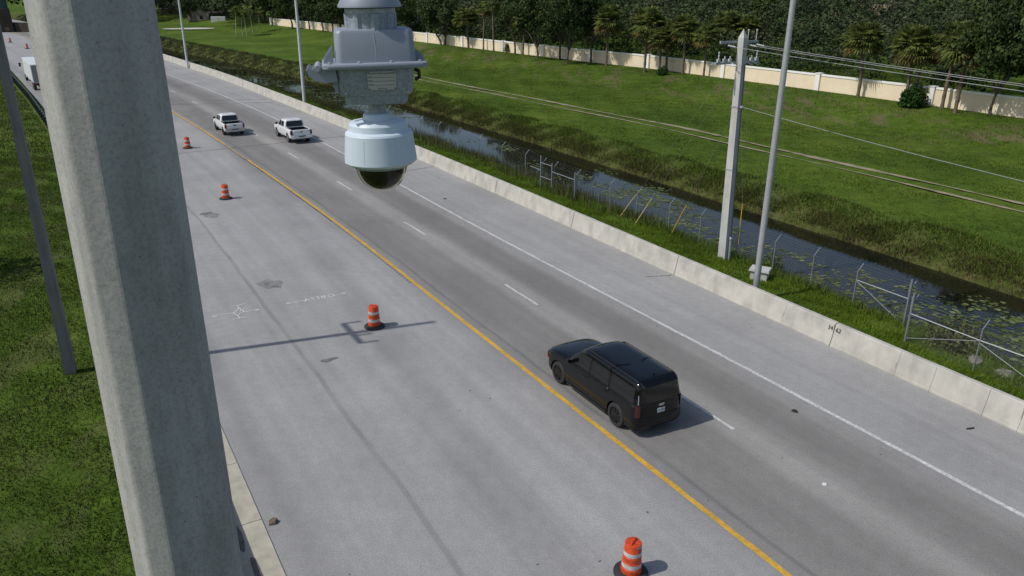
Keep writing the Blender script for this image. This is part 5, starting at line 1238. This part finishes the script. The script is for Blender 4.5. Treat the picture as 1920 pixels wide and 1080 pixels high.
def make_suv(loc, rz):
    t = empty('black_suv', loc, rz, 'long black sport utility vehicle with tinted windows driving in the left lane', 'car')
    B = Rings([(0.24, -2.70, 2.66, 0.90, 0.25), (0.30, -2.82, 2.78, 0.985, 0.28), (0.42, -2.875, 2.86, 1.015, 0.30), (0.62, -2.885, 2.885, 1.03, 0.34), (0.85, -2.875, 2.88, 1.03, 0.34), (1.00, -2.865, 2.865, 1.03, 0.36),
               (1.10, -2.855, 2.82, 1.02, 0.38), (1.17, -2.845, 2.74, 1.0, 0.40), (1.21, -2.82, 2.62, 0.955, 0.40), (1.235, -2.75, 2.40, 0.86, 0.4), (1.255, -2.6, 2.0, 0.6, 0.3), (1.26, -2.4, 1.6, 0.3, 0.2)], 0.10, 0.05)
    rg = B.rings()
    for r_ in rg:
        for p_ in r_:
            if p_[2] > 0.95 and p_[0] > 1.0:  # the bonnet falls away to the nose, with a raised centre
                k_ = (p_[2] - 0.95) / 0.3; tt = (p_[0] - 1.0) / 1.85; p_[2] -= k_ * 0.10 * tt ** 1.6
    body = MB().rings(rg).build('body', M['paint_black'], t)
    cut = [cutter('cyl', r=0.475, c=(xa, ya, 0.42)) for xa in (-1.485, 1.925) for ya in (-0.95, 0.95)]
    carve(body, cut)
    G = Rings([(1.12, -2.835, 1.72, 0.985, 0.34), (1.25, -2.82, 1.54, 0.972, 0.33), (1.40, -2.79, 1.35, 0.945, 0.31), (1.55, -2.755, 1.16, 0.912, 0.29), (1.70, -2.71, 0.97, 0.876, 0.26), (1.80, -2.68, 0.85, 0.848, 0.24),
               (1.86, -2.65, 0.75, 0.82, 0.24), (1.905, -2.58, 0.63, 0.765, 0.24), (1.935, -2.45, 0.45, 0.66, 0.26), (1.948, -2.3, 0.2, 0.5, 0.24), (1.952, -2.0, -0.3, 0.25, 0.15)], 0.14, 0.05)
    MB().rings(G.rings()).build('cabin', M['paint_black'], t, smooth=True, angle=45)
    MB().grid(end_patch(G, True, 0.86, 1.27, 0.73, 1.83, 0.008)).build('windshield', M['glass_dark'], t, smooth=True)
    MB().grid(end_patch(G, False, 0.82, 1.24, 0.70, 1.76, 0.008)).build('rear_window', M['glass_dark'], t, smooth=True)
    for sg in (1, -1):
        for xb, xt in (((0.10, 1.16), (0.10, 0.74)), ((-0.98, 0.00), (-0.95, 0.00)), ((-2.50, -1.10), (-2.42, -1.07))):
            MB().grid(side_patch(G, sg, xb, 1.24, xt, 1.73, 0.008)).build('side_window', M['glass_dark'], t, smooth=True)
        # belt trim, roof rail, mirror, handles, door seams
        MB().tube([(1.15, sg * 1.0, 1.215), (0, sg * 1.0, 1.215), (-2.5, sg * 0.985, 1.225)], 0.012, 6).build('belt_trim', M['wheel_dark'], t)
        MB().tube([(0.45, sg * 0.755, 1.905), (0.25, sg * 0.765, 1.93), (-2.1, sg * 0.765, 1.93), (-2.4, sg * 0.755, 1.905)], 0.016, 8).build('roof_rail', M['black'], t, smooth=True)
        mr_ = MB().hexa([(1.02, sg * 1.0, 1.22), (1.16, sg * 1.0, 1.22), (1.16, sg * 1.22, 1.24), (1.04, sg * 1.24, 1.24)], [(1.02, sg * 1.0, 1.30), (1.14, sg * 1.0, 1.32), (1.13, sg * 1.2, 1.42), (1.03, sg * 1.22, 1.42)]).build('mirror', M['paint_black'], t); bevel(mr_, 0.03)
        for x in (0.28, -0.86):
            MB().tube([(x - 0.11, sg * 1.045, 1.03), (x + 0.11, sg * 1.045, 1.03)], 0.016, 6).build('door_handle', M['wheel_dark'], t)
        for x in (1.18, 0.05, -1.04):
            MB().box((x, sg * 1.028, 0.82), (0.008, 0.012, 0.72)).build('door_seam', M['rubber'], t)
        MB().box((0.2, sg * 0.96, 0.265), (2.3, 0.12, 0.05)).build('running_board', M['black'], t)
        # slim upright tail lamp and its bright upper edge
        lam = [(G.rx(sg * 0.86, z) - 0.01 if z > 1.2 else -2.865, sg * (0.905 if z < 1.2 else G.side(z) - 0.085), z) for z in (1.22, 1.45, 1.68)]
        MB().tube(lam, 0.022, 6).build('lamp_trim', M['chrome'], t, smooth=True)
        MB().hexa([(-2.835, sg * 0.86, 0.80), (-2.775, sg * 0.935, 0.80), (-2.66, sg * 0.985, 0.80), (-2.70, sg * 0.82, 0.80)], [(-2.82, sg * 0.85, 1.19), (-2.75, sg * 0.92, 1.19), (-2.64, sg * 0.965, 1.19), (-2.70, sg * 0.82, 1.19)]).build('tail_light', M['tail_dark'], t)
        MB().box((2.62, sg * 1.0, 0.82), (0.06, 0.05, 0.1)).build('side_marker', M['tail_red'], t)
        MB().hexa([(2.72, sg * 0.72, 0.78), (2.86, sg * 0.6, 0.78), (2.72, sg * 0.98, 0.78), (2.6, sg * 0.98, 0.78)], [(2.72, sg * 0.72, 0.98), (2.83, sg * 0.6, 0.98), (2.7, sg * 0.97, 0.98), (2.6, sg * 0.97, 0.98)]).build('headlight', M['glass_dark'], t)
    bevel(MB().rings([[(-2.70, -0.985, z), (-2.86, -0.80, z), (-2.915 , -0.4, z), (-2.915, 0.4, z), (-2.86, 0.80, z), (-2.70, 0.985, z), (-2.6, 0.9, z), (-2.6, -0.9, z)] for z in (0.36, 0.60)]).build('rear_bumper', M['paint_black'], t), 0.03)
    MB().box((-2.80, 0, 0.72), (0.18, 1.5, 0.012)).build('tailgate_seam', M['rubber'], t)
    MB().hexa([(-2.69, -0.72, 1.79), (-2.69, 0.72, 1.79), (-2.4, 0.74, 1.925), (-2.4, -0.74, 1.925)], [(-2.80, -0.68, 1.82), (-2.80, 0.68, 1.82), (-2.4, 0.74, 1.95), (-2.4, -0.74, 1.95)]).build('spoiler', M['paint_black'], t)
    lpn = MB().box((-2.885, 0, 0.90), (0.03, 0.31, 0.155)).build('license_plate', M['plate_white'], t)
    text('plate_lettering', 'Y17 HBK', 0.075, M['ink'], lpn, Matrix.Translation((-2.9025, 0, 0.9)) @ Matrix.Rotation(R(-90), 4, 'Z') @ Matrix.Rotation(R(90), 4, 'X'))
    bd = MB().hexa([(-2.895, 0.1, 1.06), (-2.895, -0.1, 1.06), (-2.87, -0.1, 1.06), (-2.87, 0.1, 1.06)], [(-2.885, 0.12, 1.14), (-2.885, -0.12, 1.14), (-2.86, -0.12, 1.14), (-2.86, 0.12, 1.14)]).build('emblem', M['chrome'], t)
    MB().box((-1.0, 1.0, 1.19), (0.05, 0.02, 0.03)).build('side_badge', M['chrome'], t)
    MB().hexa([(-2.2, -0.03, 1.95), (-2.0, -0.03, 1.95), (-2.0, 0.03, 1.95), (-2.2, 0.03, 1.95)], [(-2.2, -0.008, 2.02), (-2.12, -0.008, 1.99), (-2.12, 0.008, 1.99), (-2.2, 0.008, 2.02)]).build('antenna_fin', M['paint_black'], t)
    for xa in (-1.485, 1.925):
        for ya in (-0.88, 0.88): wheel(t, xa, ya, 0.415, 0.29, 'wheel_dark', 7, 0.72)
    MB().box((0.2, 0, 0.33), (5.0, 1.5, 0.18)).build('underbody', M['black'], t)
    return t
c_ = w3(19.02, 15.03, 0.006)
suv = make_suv(c_, R(120.0)); suv.scale = (1, 0.965, 0.985)
for o in suv.children_recursive:   # short rear overhang
    if o.name.startswith(('wheel', 'rim', 'brake')): continue
    if o.name.startswith('plate_lettering'): o.location.x = -1.95 + (o.location.x + 1.95) * 0.66 - 0.003; continue
    for v in o.data.vertices:
        if v.co.x < -1.95: v.co.x = -1.95 + (v.co.x + 1.95) * 0.66

def make_pickup(loc, rz, label, k, tail, rimm, bumper, dark_handle):
    t = empty('pickup_truck', loc, rz, label, 'pickup truck', 'white pickup trucks on the highway'); t.scale = k
    B = Rings([(0.40, -2.72, 2.66, 0.86, 0.22), (0.48, -2.82, 2.80, 0.95, 0.25), (0.70, -2.86, 2.88, 1.0, 0.27), (0.92, -2.86, 2.88, 1.0, 0.27), (1.06, -2.85, 2.84, 0.985, 0.28), (1.14, -2.84, 2.74, 0.965, 0.30), (1.19, -2.82, 2.6, 0.93, 0.3), (1.215, -2.8, 2.3, 0.8, 0.3), (1.225, -2.7, 1.9, 0.5, 0.25)], 0.14, 0.02)
    rg = B.rings()
    for r_ in rg:
        for p_ in r_:
            if p_[2] > 0.9 and p_[0] > 1.2: p_[2] -= (p_[2] - 0.9) / 0.3 * 0.07 * ((p_[0] - 1.2) / 1.6) ** 1.5
    body = MB().rings(rg).build('body', M['paint_white'], t)
    cut = [cutter('cyl', r=0.48, c=(xa, ya, 0.42)) for xa in (-1.72, 1.82) for ya in (-0.92, 0.92)] + [cutter('box', c=(-1.83, 0, 1.3), d=(1.76, 1.62, 1.0))]
    carve(body, cut)
    G = Rings([(1.12, -0.90, 1.72, 0.95, 0.25), (1.28, -0.88, 1.42, 0.94, 0.25), (1.45, -0.84, 1.16, 0.905, 0.24), (1.62, -0.80, 0.92, 0.865, 0.22), (1.76, -0.76, 0.74, 0.825, 0.21), (1.83, -0.72, 0.6, 0.78, 0.21), (1.875, -0.62, 0.42, 0.68, 0.22), (1.895, -0.45, 0.15, 0.45, 0.2), (1.9, -0.2, 0.0, 0.2, 0.08)], 0.12, 0.03)
    MB().rings(G.rings()).build('cab', M['paint_white'], t, smooth=True, angle=45)
    MB().grid(end_patch(G, True, 0.82, 1.27, 0.70, 1.76, 0.008)).build('windshield', M['glass_dark'], t, smooth=True)
    MB().grid(end_patch(G, False, 0.83, 1.24, 0.70, 1.74, 0.008)).build('rear_window', M['glass_dark'], t, smooth=True)
    for sg in (1, -1):
        for xb, xt in (((0.28, 1.16), (0.28, 0.66)), ((-0.62, 0.18), (-0.55, 0.18))):
            MB().grid(side_patch(G, sg, xb, 1.26, xt, 1.71, 0.008)).build('side_window', M['glass_dark'], t, smooth=True)
        bevel(MB().box((1.12, sg * 1.12, 1.36), (0.12, 0.24, 0.2)).build('mirror', M['black'], t), 0.03)
        for x in (0.36, -0.5): MB().tube([(x - 0.1, sg * 1.0, 1.06), (x + 0.1, sg * 1.0, 1.06)], 0.018, 6).build('door_handle', M['paint_white'], t)
        for x in (1.25, 0.22, -0.72): MB().box((x, sg * 0.999, 0.84), (0.012, 0.01, 0.6)).build('door_seam', M['galv'], t)
        bevel(MB().hexa([(-2.868, sg * 0.985, 0.80), (-2.868, sg * 0.80, 0.80), (-2.74, sg * 0.85, 0.80), (-2.70, sg * 1.006, 0.80)], [(-2.868, sg * 0.965, 1.17), (-2.868, sg * 0.80, 1.17), (-2.74, sg * 0.85, 1.17), (-2.70, sg * 0.985, 1.17)]).build('tail_light', M[tail], t), 0.015)
        MB().box((-1.8, sg * 0.87, 1.222), (1.9, 0.13, 0.03)).build('bed_rail_cap', M['black'] if dark_handle else M['paint_white'], t)
    MB().box((-1.83, 0, 0.805), (1.74, 1.60, 0.02)).build('bed_liner', M['black'], t)
    for sg in (1, -1): MB().box((-1.83, sg * 0.803, 1.0), (1.74, 0.012, 0.37)).build('bed_liner', M['black'], t)
    MB().box((-0.958, 0, 1.0), (0.012, 1.58, 0.37)).build('bed_liner', M['black'], t); MB().box((-2.703, 0, 1.0), (0.012, 1.58, 0.37)).build('bed_liner', M['black'], t)
    bb = MB().rings([plan for plan in ([(-2.86, -0.98, 0.52), (-2.98, -0.7, 0.52), (-2.98, 0.7, 0.52), (-2.86, 0.98, 0.52), (-2.75, 0.9, 0.52), (-2.75, -0.9, 0.52)], [(-2.88, -1.0, 0.72), (-3.0, -0.7, 0.72), (-3.0, 0.7, 0.72), (-2.88, 1.0, 0.72), (-2.75, 0.9, 0.72), (-2.75, -0.9, 0.72)])]).build('rear_bumper', M[bumper], t)
    MB().box((-2.99, 0, 0.68), (0.05, 0.62, 0.09)).build('bumper_step', M['black'], t)
    lpn = MB().box((-2.995, 0, 0.60), (0.03, 0.3, 0.14)).build('license_plate', M['plate_white'], t)
    MB().box((-2.867, 0, 1.06), (0.02, 0.24, 0.11)).build('tailgate_handle', M['black'] if dark_handle else M['galv'], t)
    if not dark_handle:
        MB().hexa([(-2.87, 0.07, 0.92), (-2.87, -0.07, 0.92), (-2.85, -0.07, 0.92), (-2.85, 0.07, 0.92)], [(-2.87, 0.1, 1.0), (-2.87, -0.1, 1.0), (-2.85, -0.1, 1.0), (-2.85, 0.1, 1.0)]).build('emblem', M['galv'], t)
    for y0, y1, z in ((-0.78, 0.78, 0.77), (-0.78, 0.78, 1.195)): MB().box((-2.857, 0, z), (0.012, 1.56, 0.014)).build('tailgate_seam', M['galv'], t)
    for xa in (-1.72, 1.82):
        for ya in (-0.85, 0.85): wheel(t, xa, ya, 0.415, 0.28, rimm, 6, 0.66)
    MB().box((0.1, 0, 0.46), (5.0, 1.45, 0.2)).build('underbody', M['black'], t)
    MB().box((2.86, 0, 0.78), (0.08, 1.2, 0.3)).build('grille', M['black'], t)
    return t
HR2 = math.atan2(85.4 - 68.57, -36.3 + 25.09)
make_pickup((-27.62, 76.02, 0.006), R(121.5), 'white pickup truck with red tail lights, the left of the two on the highway', (0.93, 0.93, 0.95), 'tail_red', 'wheel_dark', 'chrome', True)
make_pickup((-20.55, 72.75, 0.006), R(121.5), 'white pickup truck with dark tail lights, the right of the two on the highway', (0.98, 1.0, 1.0), 'tail_dark', 'wheel_silver', 'paint_white', False)

# box truck beyond the big pole
bt_h = R(120) + math.atan2(0.085, 1)
bt = empty('box_truck', w3(122.0, -0.95, 0.006), R(124.6), 'white box truck driving away beside the guardrail, half hidden by the big pole', 'truck')
bevel(MB().box((6.6, 0, 2.22), (13.2, 2.5, 2.3)).build('cargo_box', M['trailer'], bt), 0.04)
MB().box((-0.012, 0, 2.2), (0.02, 2.3, 2.1)).build('rear_door', M['trailer_rear'], bt)
for z in (1.4, 2.2, 3.0): MB().box((-0.03, 0, z), (0.02, 2.25, 0.02)).build('door_slat', M['galv'], bt)
MB().box((0.1, 0, 0.85), (0.2, 2.3, 0.25)).build('rear_bumper', M['black'], bt)
for sg in (1, -1): MB().box((-0.01, sg * 1.0, 0.92), (0.05, 0.3, 0.16)).build('tail_light', M['tail_red'], bt)
MB().box((6.6, 0, 0.9), (13, 1.1, 0.3)).build('chassis', M['black'], bt)
bevel(MB().hexa([(13.4, -1.15, 0.5), (15.6, -1.15, 0.5), (15.6, 1.15, 0.5), (13.4, 1.15, 0.5)], [(13.4, -1.1, 2.75), (15.0, -1.05, 2.75), (15.0, 1.05, 2.75), (13.4, 1.1, 2.75)]).build('cab', M['paint_white'], bt), 0.08)
for sg in (1, -1):
    MB().hexa([(13.9, sg * 1.135, 1.6), (15.2, sg * 1.12, 1.6), (14.9, sg * 1.085, 2.4), (13.9, sg * 1.1, 2.4)], [(13.9, sg * 1.145, 1.6), (15.2, sg * 1.145, 1.6), (14.9, sg * 1.105, 2.4), (13.9, sg * 1.12, 2.4)]).build('side_window', M['glass_dark'], bt)
    m_ = MB(); m_.box((15.2, sg * 1.55, 2.2), (0.15, 0.25, 0.55)); m_.tube([(15.1, sg * 1.1, 2.3), (15.2, sg * 1.5, 2.3)], 0.03, 6); m_.build('mirror', M['black'], bt)
    for xa in (1.6, 2.75, 14.6): wheel(bt, xa, sg * 1.05, 0.5, 0.32, 'wheel_silver', 6, 0.6)

# ------------------------------------------------------------------ traffic barrels
def make_barrel(loc, label, rz=0.0, k=1.0, marks=False):
    t = empty('traffic_barrel', loc, rz, label, 'traffic barrel', 'orange barrels along the closed lane'); t.scale = (k, k, k); t.rotation_euler[0] = random.uniform(-0.012, 0.012)
    MB().lathe([(0.24, 0.09), (0.24, 0.235), (0.225, 0.245), (0.225, 0.395), (0.215, 0.405), (0.215, 0.55), (0.205, 0.56), (0.205, 0.71), (0.197, 0.72), (0.195, 0.86), (0.185, 0.885), (0.05, 0.895)], 32).build('drum', M['orange'], t, smooth=True, angle=40)
    for r_, z0, z1 in ((0.2275, 0.265, 0.375), (0.2075, 0.58, 0.69)): MB().lathe([(r_ + 0.0012, z0), (r_ - 0.0002, z1)], 32, cap0=False, cap1=False).build('reflective_band', M['band'], t, smooth=True)
    MB().lathe([(0.245, 0.0), (0.40, 0.0), (0.405, 0.045), (0.36, 0.075), (0.25, 0.10)], 32).build('base_ring', M['rubber'], t, smooth=True, angle=40)
    MB().tube([(-0.12, 0, 0.885), (-0.11, 0, 0.945), (0.11, 0, 0.945), (0.12, 0, 0.885)], 0.017, 8).build('handle', M['orange'], t, smooth=True)
    if marks:
        P = [[(0.1985 * math.cos(a), 0.1985 * math.sin(a), z) for a in np.linspace(R(-135), R(-50), 10)] for z in (0.835, 0.862)]
        MB().grid(P).build('marker_strip', M['band'], t, fix=False)
        P = [[(0.2000 * math.cos(a), 0.2000 * math.sin(a), z) for a in np.linspace(R(-116), R(-82), 6)] for z in (0.80, 0.838)]
        MB().grid(P).build('marker_strip', M['blue_mark'], t, fix=False)
        P = [[(0.2045 * math.cos(a), 0.2045 * math.sin(a), z) for a in np.linspace(R(-110), R(-103), 3)] for z in (0.70, 0.80)]
        MB().grid(P).build('marker_strip', M['blue_mark'], t, fix=False)
    return t
make_barrel((2.98, 15.33, 0.006), 'orange and white traffic barrel at the bottom edge, nearest the camera', R(60), 1.06, True)
make_barrel((-5.78, 30.0, 0.006), 'orange and white traffic barrel in the pole shadow, left of the black vehicle', R(150), 1.06)
make_barrel((-19.2, 50.7, 0.006), 'orange and white traffic barrel right of the big pole, middle one of the row', R(10), 1.06)
make_barrel((-28.4, 67.7, 0.006), 'orange and white traffic barrel nearest the left white pickup truck', R(80), 1.06)
make_barrel((-104.6, 174.2, 0.006), 'small distant traffic barrel at top left, beside the big pole above the box truck', R(80), 1.15)
make_barrel((-119.3, 192.5, 0.006), 'small distant traffic barrel at top left, nearest the left edge', R(20), 1.15)

# ------------------------------------------------------------------ litter and broken marker on the road
def scrap(name, loc, pts, h, material, label, rz=0):
    n_ = len(pts); mb = MB(); mb.hexa([(a, b, 0.0) for a, b in pts], [(a * 0.85, b * 0.85, h * random.uniform(0.5, 1.2)) for a, b in pts]); o = mb.build(name, M[material]); o.location = loc; o.rotation_euler = (0, 0, rz); tag(o, label, 'debris', 'bits of debris on the road'); return o
def at0(s, q): p_ = w3(s, q, 0.012); return p_
scrap('tyre_scrap', at0(15.3, 20.0), [(-0.11, -0.05), (0.02, -0.08), (0.12, -0.02), (0.06, 0.06), (-0.08, 0.05)], 0.05, 'rubber', 'black scrap of rubber in the right lane beside the white edge line', R(-30))
scrap('tyre_scrap', at0(11.7, 24.2), [(-0.18, -0.02), (0.0, -0.035), (0.15, 0.0), (0.18, 0.05), (0.0, 0.02), (-0.15, 0.02)], 0.03, 'rubber', 'thin curved rubber strip on the right shoulder near the barrier', R(10))
scrap('tyre_scrap', at0(46.6, 21.6), [(-0.1, -0.04), (0.1, -0.05), (0.08, 0.05), (-0.07, 0.04)], 0.04, 'rubber', 'small black scrap on the right shoulder near the hanging camera', 0.3)
scrap('leaf_litter', at0(18.0, 3.08), [(-0.12, -0.1), (0.05, -0.12), (0.14, 0.02), (0.02, 0.12), (-0.1, 0.06)], 0.08, 'palm_bark', 'crumpled brown litter at the edge of the concrete apron', 0.4)
o = MB().lathe([(0.035, 0.0), (0.07, 0.0), (0.06, 0.02), (0.045, 0.02)], 12).build('pavement_marker', M['paint_white']); o.location = at0(11.95, 17.45); tag(o, 'broken white pavement marker ring between the two lanes at lower right', 'road marker')

mb = MB()
for o in list(bpy.data.objects):
    if o.type == 'MESH' and o.users_collection == (): bpy.data.objects.remove(o)
